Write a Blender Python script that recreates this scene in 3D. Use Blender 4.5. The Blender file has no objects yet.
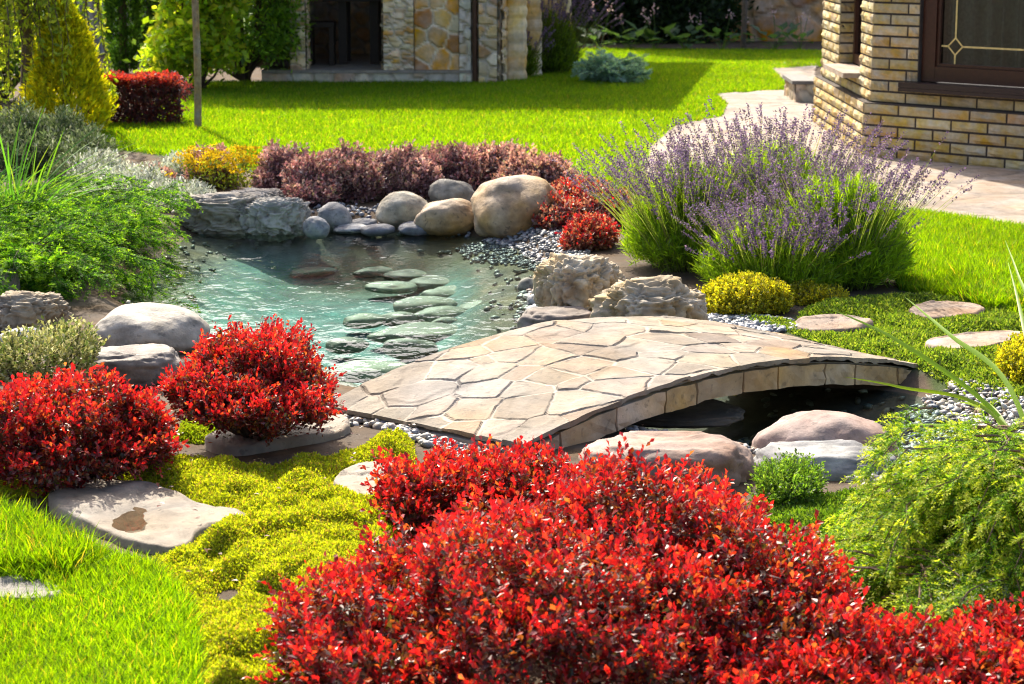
import bpy, math, random
import numpy as np
from mathutils import Vector, Matrix

rng = np.random.default_rng(11)
random.seed(5)
SC = bpy.context.scene
COL = SC.collection

# ------------------------------------------------------------------ camera geometry
IW, IH, LENS = 1024, 684, 75.0
F = IW * LENS / 36.0
CZ, HOR = 1.7, -85.0
PITCH = math.atan((342 - HOR) / F)
CP, SP = math.cos(PITCH), math.sin(PITCH)

def ray(px, py):
    u = (px - 512) / F
    v = (342 - py) / F
    return (u, CP + v * SP, -SP + v * CP)

def G(px, py, z=0.0):
    """point of the plane at height z that is seen at a pixel, and its depth"""
    d = ray(px, py)
    t = (z - CZ) / d[2]
    return np.array([d[0] * t, d[1] * t, z]), t

def at(px, py, t):
    d = ray(px, py)
    return np.array([d[0] * t, d[1] * t, CZ + d[2] * t])

def PG(pix, z=0.0):
    return np.array([G(a, b, z)[0][:2] for a, b in pix])

SUN_AZ = np.array([-0.33, 0.944])       # horizontal direction towards the sun
SUN_EL = math.radians(42)

# ------------------------------------------------------------------ noise
def _h(ix, iy, iz, seed):
    n = (ix.astype(np.int64) * 374761393 + iy.astype(np.int64) * 668265263 + iz.astype(np.int64) * 2147483647 + seed * 974711) & 0xFFFFFFFF
    n = ((n ^ (n >> 13)) * 1274126177) & 0xFFFFFFFF
    n = ((n ^ (n >> 16)) * 2246822519) & 0xFFFFFFFF
    n = n ^ (n >> 15)
    return (n & 0xFFFFFF).astype(np.float64) / 0xFFFFFF

def vnoise(p, seed=0):
    p = np.asarray(p, float)
    i = np.floor(p).astype(np.int64)
    f = p - i
    f = f * f * f * (f * (f * 6 - 15) + 10)
    r = 0
    for dx in (0, 1):
        for dy in (0, 1):
            for dz in (0, 1):
                w = (f[:, 0] if dx else 1 - f[:, 0]) * (f[:, 1] if dy else 1 - f[:, 1]) * (f[:, 2] if dz else 1 - f[:, 2])
                r = r + w * _h(i[:, 0] + dx, i[:, 1] + dy, i[:, 2] + dz, seed)
    return r * 2 - 1

def fbm(p, oct=4, seed=0, gain=0.5):
    p = np.asarray(p, float)
    a, s, t = 1.0, 0, 0
    for k in range(oct):
        s = s + a * vnoise(p * (2 ** k) + 17.3 * k, seed + k)
        t += a
        a *= gain
    return s / t

def fbm2(x, y, sc, oct=3, seed=0):
    return fbm(np.stack([x * sc, y * sc, np.zeros_like(x) + 0.5], 1), oct, seed)

def worley(p, seed=0):
    p = np.asarray(p, float)
    i = np.floor(p).astype(np.int64)
    f1 = np.full(len(p), 9.0)
    f2 = f1.copy()
    for dx in (-1, 0, 1):
        for dy in (-1, 0, 1):
            for dz in (-1, 0, 1):
                c = i + np.array([dx, dy, dz])
                q = np.stack([_h(c[:, 0], c[:, 1], c[:, 2], seed + s) for s in (1, 2, 3)], 1) + c
                d = np.sqrt(((q - p) ** 2).sum(1))
                m = d < f1
                f2 = np.where(m, f1, np.minimum(f2, d))
                f1 = np.where(m, d, f1)
    return f1, f2

def smooth(x):
    x = np.clip(x, 0, 1)
    return x * x * (3 - 2 * x)

def inside(poly, x, y):
    poly = np.asarray(poly)
    r = np.zeros(len(x), bool)
    n = len(poly)
    for k in range(n):
        x1, y1 = poly[k]
        x2, y2 = poly[(k + 1) % n]
        c = ((y1 > y) != (y2 > y)) & (x < (x2 - x1) * (y - y1) / (y2 - y1 + 1e-12) + x1)
        r ^= c
    return r

def sdist(poly, x, y):
    """distance to the outline, positive inside"""
    poly = np.asarray(poly)
    d = np.full(len(x), 1e9)
    n = len(poly)
    for k in range(n):
        a = poly[k]
        b = poly[(k + 1) % n]
        e = b - a
        t = np.clip(((x - a[0]) * e[0] + (y - a[1]) * e[1]) / (e @ e + 1e-12), 0, 1)
        d = np.minimum(d, (x - a[0] - t * e[0]) ** 2 + (y - a[1] - t * e[1]) ** 2)
    d = np.sqrt(d)
    return np.where(inside(poly, x, y), d, -d)

def rounded(poly, n=3):
    p = np.asarray(poly, float)
    for _ in range(n):
        q = np.roll(p, -1, 0)
        p = np.stack([p * .75 + q * .25, p * .25 + q * .75], 1).reshape(-1, 2)
    return p

def scatter(poly, n):
    poly = np.asarray(poly)
    lo, hi = poly.min(0), poly.max(0)
    out = []
    got = 0
    while got < n:
        p = rng.uniform(lo, hi, (n * 2, 2))
        p = p[inside(poly, p[:, 0], p[:, 1])]
        out.append(p)
        got += len(p)
    return np.concatenate(out)[:n]

def unit(v):
    return v / (np.linalg.norm(v, axis=-1, keepdims=True) + 1e-9)

# ------------------------------------------------------------------ mesh building
class Geo:
    def __init__(s):
        s.V, s.C, s.L, s.N, s.n = [], [], [], [], 0

    def add(s, V, Fc, col):
        V = np.asarray(V, float).reshape(-1, 3)
        Fc = np.asarray(Fc, np.int64)
        col = np.asarray(col, float)
        if col.ndim == 1:
            col = np.broadcast_to(col, (len(V), 3))
        s.V.append(V)
        s.C.append(col)
        s.L.append((Fc + s.n).ravel())
        s.N.append(np.full(len(Fc), Fc.shape[1]))
        s.n += len(V)
        return s

    def build(s, name, mat, parent=None, smooth=False, origin=None):
        V = np.concatenate(s.V)
        C = np.concatenate(s.C)
        L = np.concatenate(s.L)
        N = np.concatenate(s.N)
        if origin is not None:
            V = V - np.asarray(origin)
        me = bpy.data.meshes.new(name)
        me.vertices.add(len(V))
        me.vertices.foreach_set('co', V.astype(np.float32).ravel())
        me.loops.add(len(L))
        me.loops.foreach_set('vertex_index', L.astype(np.int32))
        me.polygons.add(len(N))
        st = np.zeros(len(N), np.int32)
        st[1:] = np.cumsum(N)[:-1]
        me.polygons.foreach_set('loop_start', st)
        me.polygons.foreach_set('loop_total', N.astype(np.int32))
        me.polygons.foreach_set('use_smooth', np.full(len(N), smooth))
        me.update(calc_edges=True)
        a = me.attributes.new('tint', 'FLOAT_COLOR', 'POINT')
        a.data.foreach_set('color', np.concatenate([C, np.ones((len(C), 1))], 1).astype(np.float32).ravel())
        me.validate()
        me.materials.append(mat)
        o = bpy.data.objects.new(name, me)
        COL.objects.link(o)
        if parent is not None:
            o.parent = parent
        elif origin is not None:
            o.location = Vector(origin)
        return o

def tag(o, label, cat, group=None):
    o['label'] = label
    o['category'] = cat
    if group:
        o['group'] = group
    return o

def thing(name, label, cat, loc, group=None):
    o = bpy.data.objects.new(name, None)
    o.empty_display_size = .1
    COL.objects.link(o)
    o.location = Vector(loc)
    return tag(o, label, cat, group)

def part(geo, name, mat, parent, smooth=False):
    """geometry given in world space becomes a part of a thing, or a sub-part of such a part"""
    root = parent.parent or parent
    return geo.build(name, mat, parent, smooth, origin=tuple(root.location))

def kind(o, k):
    o['kind'] = k
    return o

def grid_faces(nu, nv, off=0):
    i = np.arange(nu - 1)[:, None] * nv + np.arange(nv - 1)[None, :]
    i = i.ravel() + off
    return np.stack([i, i + nv, i + nv + 1, i + 1], 1)

def box(geo, lo, hi, col, M=None):
    x0, y0, z0 = lo
    x1, y1, z1 = hi
    V = np.array([[x0, y0, z0], [x1, y0, z0], [x1, y1, z0], [x0, y1, z0], [x0, y0, z1], [x1, y0, z1], [x1, y1, z1], [x0, y1, z1]], float)
    if M is not None:
        V = M(V)
    geo.add(V, [[0, 3, 2, 1], [4, 5, 6, 7], [0, 1, 5, 4], [1, 2, 6, 5], [2, 3, 7, 6], [3, 0, 4, 7]], col)

def tube(geo, pts, rad, col, n=6):
    pts = np.asarray(pts, float)
    rad = np.broadcast_to(np.asarray(rad, float), (len(pts),))
    tg = unit(np.gradient(pts, axis=0))
    ref = np.where(np.abs(tg[:, 2:3]) > .9, [[1., 0, 0]], [[0, 0, 1.]])
    s = unit(np.cross(tg, ref))
    b = np.cross(tg, s)
    a = np.arange(n) / n * 2 * math.pi
    V = pts[:, None] + rad[:, None, None] * (s[:, None] * np.cos(a)[None, :, None] + b[:, None] * np.sin(a)[None, :, None])
    m = len(pts)
    Fc = []
    for i in range(m - 1):
        for k in range(n):
            Fc.append([i * n + k, i * n + (k + 1) % n, (i + 1) * n + (k + 1) % n, (i + 1) * n + k])
    geo.add(V.reshape(-1, 3), Fc, col)
    geo.add(V[-1], [list(range(n))], col)

def leaves(geo, P, D, N, L, Wd, col, fold=.15, wide=.58):
    """folded pointed leaves: base P, direction D, facing N"""
    D = unit(D)
    S = unit(np.cross(D, N))
    N = unit(np.cross(S, D))
    L = np.broadcast_to(np.asarray(L, float), (len(P),))[:, None]
    Wd = np.broadcast_to(np.asarray(Wd, float), (len(P),))[:, None]
    m = P + D * L * wide + N * Wd * fold
    V = np.stack([P, m + S * Wd * .5, P + D * L, m - S * Wd * .5], 1).reshape(-1, 3)
    i = np.arange(len(P)) * 4
    Fc = np.concatenate([np.stack([i, i + 1, i + 2], 1), np.stack([i, i + 2, i + 3], 1)])
    geo.add(V, Fc, np.repeat(col, 4, 0))

def blades(geo, P, D, bend, L, Wd, col, side=None, seg=2):
    """grass-like blades from P going D and bending along `bend`"""
    n = len(P)
    D = unit(D)
    if side is None:
        a = rng.uniform(0, 2 * math.pi, n)
        side = np.stack([np.cos(a), np.sin(a), np.zeros(n)], 1)
    L = np.broadcast_to(np.asarray(L, float), (n,))[:, None]
    Wd = np.broadcast_to(np.asarray(Wd, float), (n,))[:, None]
    rows = []
    for k in range(seg):
        t = k / seg
        c = P + D * L * t + bend * L * t * t
        w = Wd * (1 - .55 * t * t)
        rows += [c - side * w * .5, c + side * w * .5]
    rows.append(P + D * L + bend * L)
    V = np.stack(rows, 1).reshape(-1, 3)
    m = 2 * seg + 1
    i = np.arange(n) * m
    fs = []
    for k in range(seg - 1):
        fs.append(np.stack([i + 2 * k, i + 2 * k + 1, i + 2 * k + 3, i + 2 * k + 2], 1))
    if fs:
        geo.add(V, np.concatenate(fs), np.repeat(col, m, 0))
        base = geo.n - len(V)
        k = seg - 1
        geo.L.append((np.stack([i + 2 * k, i + 2 * k + 1, i + 2 * k + 2], 1) + base).ravel())
        geo.N.append(np.full(n, 3))
    else:
        geo.add(V, np.stack([i, i + 1, i + 2], 1), np.repeat(col, m, 0))

def pick(pal, n, jit=.18, hj=.025):
    """random colours out of a weighted palette [(weight, r, g, b)]"""
    pal = np.asarray(pal, float)
    w = pal[:, 0] / pal[:, 0].sum()
    c = pal[rng.choice(len(pal), n, p=w), 1:]
    return np.clip(c * (1 + jit * rng.standard_normal((n, 1))) * (1 + hj * rng.standard_normal((n, 3))), .002, .95)

def rdir(n):
    return unit(rng.standard_normal((n, 3)))

# ------------------------------------------------------------------ materials
def new_mat(name):
    m = bpy.data.materials.new(name)
    m.use_nodes = True
    nt = m.node_tree
    nt.nodes.clear()
    out = nt.nodes.new('ShaderNodeOutputMaterial')
    return m, nt, out

def nd(nt, typ, **kw):
    n = nt.nodes.new(typ)
    for k, v in kw.items():
        if k.startswith('i_'):
            n.inputs[k[2:].replace('_', ' ')].default_value = v
        else:
            setattr(n, k, v)
    return n

def foliage(name, trans=.45, boost=(1.3, 1.2, .7), gloss_rough=.35, ior=1.4, gloss=1.0, cap=.06):
    m, nt, out = new_mat(name)
    at_ = nd(nt, 'ShaderNodeAttribute', attribute_name='tint')
    df = nd(nt, 'ShaderNodeBsdfDiffuse')
    tr = nd(nt, 'ShaderNodeBsdfTranslucent')
    vm = nd(nt, 'ShaderNodeVectorMath', operation='MULTIPLY')
    vm.inputs[1].default_value = boost
    mx = nd(nt, 'ShaderNodeMixShader')
    mx.inputs[0].default_value = trans
    gl = nd(nt, 'ShaderNodeBsdfGlossy')
    gl.inputs['Roughness'].default_value = gloss_rough
    gl.inputs['Color'].default_value = (gloss, gloss, gloss, 1)
    fr = nd(nt, 'ShaderNodeFresnel')
    fr.inputs['IOR'].default_value = ior
    m2 = nd(nt, 'ShaderNodeMixShader')
    k = nt.links.new
    k(at_.outputs['Color'], df.inputs['Color'])
    k(at_.outputs['Color'], vm.inputs[0])
    k(vm.outputs[0], tr.inputs['Color'])
    k(df.outputs[0], mx.inputs[1])
    k(tr.outputs[0], mx.inputs[2])
    fm = nd(nt, 'ShaderNodeMath', operation='MINIMUM')
    fm.inputs[1].default_value = cap
    k(fr.outputs[0], fm.inputs[0])
    k(fm.outputs[0], m2.inputs[0])
    k(mx.outputs[0], m2.inputs[1])
    k(gl.outputs[0], m2.inputs[2])
    k(m2.outputs[0], out.inputs[0])
    return m

def stone(name, rough=.8, mott=.35, sc=18, bump=.3, bscale=90, spots=0.0, spec=.3, bdist=.004, gain=.85):
    """tint x mottling, with a fine bump"""
    m, nt, out = new_mat(name)
    k = nt.links.new
    at_ = nd(nt, 'ShaderNodeAttribute', attribute_name='tint')
    tc = nd(nt, 'ShaderNodeTexCoord')
    n1 = nd(nt, 'ShaderNodeTexNoise')
    n1.inputs['Scale'].default_value = sc
    n1.inputs['Detail'].default_value = 6
    n1.inputs['Roughness'].default_value = .62
    k(tc.outputs['Object'], n1.inputs['Vector'])
    mr = nd(nt, 'ShaderNodeMapRange')
    mr.inputs['From Min'].default_value = .28
    mr.inputs['From Max'].default_value = .72
    mr.inputs['To Min'].default_value = 1 - mott
    mr.inputs['To Max'].default_value = 1 + mott
    k(n1.outputs['Fac'], mr.inputs['Value'])
    vm = nd(nt, 'ShaderNodeVectorMath', operation='SCALE')
    mr.inputs['To Min'].default_value = (1 - mott) * gain
    mr.inputs['To Max'].default_value = (1 + mott) * gain
    k(at_.outputs['Color'], vm.inputs[0])
    k(mr.outputs[0], vm.inputs['Scale'])
    n3 = nd(nt, 'ShaderNodeTexNoise')
    n3.inputs['Scale'].default_value = sc * .35
    n3.inputs['Detail'].default_value = 3
    k(tc.outputs['Object'], n3.inputs['Vector'])
    hs = nd(nt, 'ShaderNodeHueSaturation')
    k(vm.outputs[0], hs.inputs['Color'])
    m3 = nd(nt, 'ShaderNodeMapRange')
    m3.inputs['From Min'].default_value = .3
    m3.inputs['From Max'].default_value = .7
    m3.inputs['To Min'].default_value = .6
    m3.inputs['To Max'].default_value = 1.35
    k(n3.outputs['Fac'], m3.inputs['Value'])
    k(m3.outputs[0], hs.inputs['Saturation'])
    colour = hs.outputs['Color']
    if spots:
        n4 = nd(nt, 'ShaderNodeTexNoise')
        n4.inputs['Scale'].default_value = sc * 3.1
        n4.inputs['Detail'].default_value = 4
        k(tc.outputs['Object'], n4.inputs['Vector'])
        m4 = nd(nt, 'ShaderNodeMapRange')
        m4.inputs['From Min'].default_value = .60
        m4.inputs['From Max'].default_value = .68
        m4.inputs['To Max'].default_value = spots
        k(n4.outputs['Fac'], m4.inputs['Value'])
        mc = nd(nt, 'ShaderNodeMix', data_type='RGBA')
        mc.inputs[7].default_value = (.06, .055, .045, 1)
        k(m4.outputs[0], mc.inputs[0])
        k(colour, mc.inputs[6])
        colour = mc.outputs[2]
    n2 = nd(nt, 'ShaderNodeTexNoise')
    n2.inputs['Scale'].default_value = bscale
    n2.inputs['Detail'].default_value = 5
    n2.inputs['Roughness'].default_value = .7
    k(tc.outputs['Object'], n2.inputs['Vector'])
    bp = nd(nt, 'ShaderNodeBump')
    bp.inputs['Strength'].default_value = bump
    bp.inputs['Distance'].default_value = bdist
    k(n2.outputs['Fac'], bp.inputs['Height'])
    p = nd(nt, 'ShaderNodeBsdfPrincipled')
    p.inputs['Roughness'].default_value = rough
    p.inputs['Specular IOR Level'].default_value = spec
    k(colour, p.inputs['Base Color'])
    k(bp.outputs[0], p.inputs['Normal'])
    k(p.outputs[0], out.inputs[0])
    return m

def water(name, tint, ripple=1.0, scale=7.0, ior=1.33):
    m, nt, out = new_mat(name)
    k = nt.links.new
    tc = nd(nt, 'ShaderNodeTexCoord')
    mp = nd(nt, 'ShaderNodeMapping')
    mp.inputs['Scale'].default_value = (1.0, .62, 1)
    mp.inputs['Rotation'].default_value = (0, 0, .5)
    k(tc.outputs['Object'], mp.inputs['Vector'])
    n1 = nd(nt, 'ShaderNodeTexNoise')
    n1.inputs['Scale'].default_value = scale
    n1.inputs['Detail'].default_value = 2.5
    n1.inputs['Distortion'].default_value = .8
    k(mp.outputs[0], n1.inputs['Vector'])
    n2 = nd(nt, 'ShaderNodeTexNoise')
    n2.inputs['Scale'].default_value = scale * 4.2
    n2.inputs['Detail'].default_value = 2
    k(mp.outputs[0], n2.inputs['Vector'])
    ad = nd(nt, 'ShaderNodeMath', operation='MULTIPLY_ADD')
    ad.inputs[1].default_value = .30
    k(n2.outputs['Fac'], ad.inputs[0])
    k(n1.outputs['Fac'], ad.inputs[2])
    bp = nd(nt, 'ShaderNodeBump')
    bp.inputs['Strength'].default_value = 1.0
    bp.inputs['Distance'].default_value = .022 * ripple
    k(ad.outputs[0], bp.inputs['Height'])
    fr = nd(nt, 'ShaderNodeFresnel')
    fr.inputs['IOR'].default_value = ior
    k(bp.outputs[0], fr.inputs['Normal'])
    tr = nd(nt, 'ShaderNodeBsdfTransparent')
    tr.inputs['Color'].default_value = (*tint, 1)
    gl = nd(nt, 'ShaderNodeBsdfGlossy')
    gl.inputs['Roughness'].default_value = .05
    k(bp.outputs[0], gl.inputs['Normal'])
    mx = nd(nt, 'ShaderNodeMixShader')
    k(fr.outputs[0], mx.inputs[0])
    k(tr.outputs[0], mx.inputs[1])
    k(gl.outputs[0], mx.inputs[2])
    k(mx.outputs[0], out.inputs[0])
    return m

def plain(name, col, rough=.5, metal=0.0, bump=0.0, bscale=40, spec=.4):
    m, nt, out = new_mat(name)
    k = nt.links.new
    p = nd(nt, 'ShaderNodeBsdfPrincipled')
    p.inputs['Roughness'].default_value = rough
    p.inputs['Metallic'].default_value = metal
    p.inputs['Specular IOR Level'].default_value = spec
    tc = nd(nt, 'ShaderNodeTexCoord')
    n = nd(nt, 'ShaderNodeTexNoise')
    n.inputs['Scale'].default_value = bscale
    n.inputs['Detail'].default_value = 5
    k(tc.outputs['Object'], n.inputs['Vector'])
    r = nd(nt, 'ShaderNodeValToRGB')
    r.color_ramp.elements[0].position = .3
    r.color_ramp.elements[1].position = .7
    r.color_ramp.elements[0].color = (*[c * .8 for c in col], 1)
    r.color_ramp.elements[1].color = (*[c * 1.15 for c in col], 1)
    k(n.outputs['Fac'], r.inputs['Fac'])
    k(r.outputs[0], p.inputs['Base Color'])
    if bump:
        b = nd(nt, 'ShaderNodeBump')
        b.inputs['Strength'].default_value = bump
        b.inputs['Distance'].default_value = .004
        k(n.outputs['Fac'], b.inputs['Height'])
        k(b.outputs[0], p.inputs['Normal'])
    k(p.outputs[0], out.inputs[0])
    return m

M_leaf = foliage('leaf_green', .52, (1.65, 1.6, .5), .45, 1.35, .7, .05)
M_silver = foliage('silver_leaf', .35, (1.1, 1.1, .95), .5, 1.3, .6, .05)
M_grass = foliage('grass_blade', .6, (2.1, 1.95, .25), .5, 1.3, .5, .04)
M_red = foliage('barberry_leaf', .5, (1.75, 1.25, .8), .45, 1.45, 1.0, .085)
M_needle = foliage('conifer_needle', .48, (1.6, 1.6, .5), .5, 1.3, .5, .03)
M_flower = foliage('flower_petal', .4, (1.5, 1.35, 1.2), .6, 1.3, .5, .03)
M_bark = stone('bark', .9, .4, 30, .6, 60)
M_boulder = stone('river_boulder', .68, .45, 12, .9, 48, spots=.5, spec=.35)
M_rough = stone('rough_boulder', .8, .4, 14, .7, 60, spots=.3)
M_lime = stone('porous_limestone', .9, .3, 16, .6, 80, spots=.25)
M_pebble = stone('pebble', .45, .3, 40, .1, 120, spec=.5)
M_wet = stone('submerged_stone', .6, .25, 12, .2, 60)
M_flag = stone('flagstone', .75, .30, 11, .8, 45, spots=.4)
M_brick = stone('split_brick', .85, .18, 30, .5, 70)
M_mason = stone('rubble_stone', .85, .25, 14, .5, 60, gain=1.35)
M_ground = stone('earth', .95, .35, 14, .7, 60)
M_moss = foliage('creeping_moss', .45, (1.65, 1.6, .4), .55, 1.3, .4, .03)
M_water = water('pond_water', (.80, .93, .91), .42, 5.0, 1.16)
M_pud = water('puddle_water', (.86, .77, .66), .05, 9, 1.33)
M_brown = plain('brown_window_frame', (.06, .022, .012), .35)
M_sill = plain('dark_sill', (.035, .018, .016), .4)
M_dark = plain('dark_timber', (.03, .018, .012), .6)
M_pipe = plain('brown_pipe', (.07, .03, .02), .35)
M_slab = plain('grey_slab', (.20, .19, .175), .75, bump=.4, bscale=25)
M_gold = plain('gold_strip', (.75, .58, .22), .35)
M_curtain = plain('curtain', (.66, .70, .58), .9)
M_fence = plain('grey_sheet', (.42, .40, .38), .5)
M_roof = plain('brown_roof', (.10, .05, .03), .7)

def glass():
    m, nt, out = new_mat('window_glass')
    k = nt.links.new
    fr = nd(nt, 'ShaderNodeFresnel')
    fr.inputs['IOR'].default_value = 1.5
    tr = nd(nt, 'ShaderNodeBsdfTransparent')
    tr.inputs['Color'].default_value = (.58, .62, .60, 1)
    gl = nd(nt, 'ShaderNodeBsdfGlossy')
    gl.inputs['Roughness'].default_value = .01
    mx = nd(nt, 'ShaderNodeMixShader')
    k(fr.outputs[0], mx.inputs[0])
    k(tr.outputs[0], mx.inputs[1])
    k(gl.outputs[0], mx.inputs[2])
    k(mx.outputs[0], out.inputs[0])
    return m
M_glass = glass()

# ------------------------------------------------------------------ regions of the garden (ground plan)
WZ = -0.07
POND = rounded(PG([(120, 300), (140, 272), (170, 248), (205, 229), (260, 227), (330, 228), (400, 231), (470, 235), (530, 250), (552, 274), (540, 300), (540, 318), (575, 330),
                   (660, 352), (770, 384), (850, 388), (905, 392), (960, 412), (985, 440), (1000, 480), (860, 490), (760, 455), (640, 440), (560, 418), (470, 408), (440, 412), (395, 402), (345, 392),
                   (300, 372), (210, 352), (150, 330)], WZ), 2)
STREAM_X = 0.35
LAWN_FAR = PG([(95, 168), (120, 150), (190, 160), (260, 172), (420, 178), (560, 186), (640, 190), (650, 150), (676, 126), (722, 118), (727, 105), (715, 95), (790, 90), (772, 70), (830, 66), (830, 52),
               (560, 50), (500, 82), (180, 84), (150, 112), (100, 128)])
LAWN_R = PG([(905, 214), (1040, 232), (1060, 330), (960, 300), (900, 290), (880, 250)])
LAWN_NEAR = PG([(-30, 524), (20, 534), (60, 546), (105, 562), (150, 570), (184, 604), (197, 645), (204, 720), (-60, 720)])
PATH = PG([(1090, 165), (868, 150), (812, 120), (815, 70), (830, 52), (770, 60), (772, 70), (792, 90), (715, 95), (727, 105), (722, 118), (676, 126), (640, 140), (640, 175), (720, 200), (900, 212),
           (1060, 236), (1110, 240)])
COVER_R = PG([(725, 318), (790, 322), (800, 310), (850, 300), (1040, 300), (1060, 400), (980, 405), (925, 372), (845, 352)])
MOSS = PG([(105, 484), (150, 470), (178, 458), (200, 462), (255, 468), (330, 458), (375, 444), (415, 434), (425, 470), (410, 510), (420, 540), (380, 600), (300, 700), (186, 710), (182, 640), (170, 600), (140, 566), (100, 540)])
MOSS2 = PG([(-20, 470), (40, 470), (95, 482), (60, 500), (100, 530), (40, 512), (-20, 505)])
PEB_SHORE = PG([(455, 228), (500, 227), (556, 231), (590, 244), (590, 258), (560, 258), (540, 256), (520, 248), (475, 238)])
PEB_STREAM = PG([(690, 396), (770, 386), (850, 388), (905, 384), (960, 378), (1030, 392), (1030, 480), (880, 490), (760, 455), (640, 440), (620, 420)])

def gh(x, y):
    """height of the ground"""
    x = np.asarray(x, float)
    y = np.asarray(y, float)
    d = sdist(POND, x, y) + .05 * fbm2(x, y, 2.5, 3, 3)
    shallow = smooth((x + .15) / .7) * smooth((8.9 - y) / .8)
    deep = .20 * (1 - shallow) + .11 * shallow
    zi = WZ - deep * smooth(d / (.75 - .35 * shallow)) - .02 * smooth(d / .05)
    zo = WZ * (1 - smooth(-d / .16))
    z = np.where(d > 0, zi, zo)
    out = d < -.1
    z = z + np.where(out, .012 * fbm2(x, y, 3, 3, 9), 0) * (y < 30)
    return z

_gh_exact = gh
_GX0, _GY0, _GS = -4.0, 3.0, .025
_gx, _gy = np.meshgrid(_GX0 + np.arange(321) * _GS, _GY0 + np.arange(521) * _GS, indexing='ij')
_GT = _gh_exact(_gx.ravel(), _gy.ravel()).reshape(_gx.shape)

def gh(x, y):
    """height of the ground, looked up"""
    x = np.asarray(x, float)
    y = np.asarray(y, float)
    a = (x - _GX0) / _GS
    b = (y - _GY0) / _GS
    i = np.clip(a.astype(int), 0, 319)
    j = np.clip(b.astype(int), 0, 519)
    fa, fb = np.clip(a - i, 0, 1), np.clip(b - j, 0, 1)
    z = (_GT[i, j] * (1 - fa) + _GT[i + 1, j] * fa) * (1 - fb) + (_GT[i, j + 1] * (1 - fa) + _GT[i + 1, j + 1] * fa) * fb
    return np.where((a < 0) | (a > 320) | (b < 0) | (b > 520), 0.0, z)

def gz(x, y):
    return float(gh(np.array([x]), np.array([y]))[0])

# ------------------------------------------------------------------ ground
def make_ground():
    xs = np.concatenate([[-900, -300, -120, -60, -30, -18, -12], np.arange(-8, -3, .12), np.arange(-3, 3.2, .03), np.arange(3.2, 8, .12), [12, 18, 30, 60, 120, 300, 900]])
    ys = np.concatenate([[-30, -10, 0, 2, 3], np.arange(3.6, 14, .03), np.arange(14, 30, .15), [32, 36, 45, 60, 100, 200, 500, 1500]])
    X, Y = np.meshgrid(xs, ys, indexing='ij')
    x, y = X.ravel(), Y.ravel()
    z = gh(x, y)
    d = sdist(POND, x, y)
    c = np.tile(np.array([.105, .072, .045]), (len(x), 1))
    n = fbm2(x, y, 5, 3, 21)[:, None]
    c = c * (1 + .5 * n)
    z = np.where(sdist(PATH, x, y) > .04, -.02, z)
    m = (inside(LAWN_FAR, x, y) | inside(LAWN_R, x, y) | inside(LAWN_NEAR, x, y) | (y > 30))
    c[m] = np.array([.05, .10, .015])
    m = inside(COVER_R, x, y)
    c[m] = np.array([.05, .075, .02])
    m = d > 0
    n2 = fbm2(x, y, 13, 3, 27)[:, None]
    bed = np.array([.15, .275, .25]) * (1 + .35 * n + .35 * n2) + 0 * c
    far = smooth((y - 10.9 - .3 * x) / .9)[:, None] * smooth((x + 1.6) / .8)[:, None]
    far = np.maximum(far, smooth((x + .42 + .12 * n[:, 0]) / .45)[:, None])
    bed = bed * (1 - far) + np.array([.085, .085, .05]) * (1 + .6 * n) * far  # dark olive: reflected background painted into the far bed, plus the olive shallows
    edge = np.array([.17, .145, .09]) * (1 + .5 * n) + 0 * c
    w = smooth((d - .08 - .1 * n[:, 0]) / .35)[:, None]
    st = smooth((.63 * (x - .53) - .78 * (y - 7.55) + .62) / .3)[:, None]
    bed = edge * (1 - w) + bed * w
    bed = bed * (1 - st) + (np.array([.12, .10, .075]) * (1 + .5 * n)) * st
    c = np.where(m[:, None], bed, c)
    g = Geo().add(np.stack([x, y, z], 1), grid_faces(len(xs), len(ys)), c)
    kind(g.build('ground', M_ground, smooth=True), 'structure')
make_ground()

def make_water():
    lo, hi = POND.min(0) - .25, POND.max(0) + .25
    xs = np.arange(lo[0], hi[0], .08)
    ys = np.arange(lo[1], hi[1], .08)
    X, Y = np.meshgrid(xs, ys, indexing='ij')
    V = np.stack([X.ravel(), Y.ravel(), np.full(X.size, WZ)], 1)
    Fc = grid_faces(len(xs), len(ys))
    cen = V[Fc].mean(1)
    keep = sdist(POND, cen[:, 0], cen[:, 1]) > -.14
    g = Geo().add(V, Fc[keep], (1, 1, 1))
    kind(g.build('water', M_water, smooth=True), 'structure')
make_water()

def make_path():
    """paved path: one sheet of big stones with joints, a few mm above the ground"""
    lo, hi = PATH.min(0), PATH.max(0)
    st = .035
    xs = np.arange(lo[0], hi[0], st)
    ys = np.arange(lo[1], hi[1], st)
    X, Y = np.meshgrid(xs, ys, indexing='ij')
    x, y = X.ravel(), Y.ravel()
    wx = x + .05 * fbm2(x, y, 3, 2, 5)
    wy = y + .05 * fbm2(x, y, 3, 2, 6)
    f1, f2 = worley(np.stack([wx * 1.7, wy * 1.7, np.zeros_like(x) + .37], 1), 44)
    e = f2 - f1
    j = smooth(e / .10)
    z = .004 + .010 * j + .003 * fbm2(x, y, 9, 3, 8)
    tone = fbm2(np.floor(f1 * 0 + wx * 1.7), np.floor(wy * 1.7), 1.37, 1, 2)[:, None]
    c = np.array([.37, .295, .235]) * (1 + .16 * tone) * (.72 + .28 * j[:, None])
    V = np.stack([x, y, z], 1)
    Fc = grid_faces(len(xs), len(ys))
    cen = V[Fc].mean(1)
    keep = inside(PATH, cen[:, 0], cen[:, 1])
    kind(Geo().add(V, Fc[keep], c).build('path', M_flag, smooth=True), 'structure')
make_path()

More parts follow.
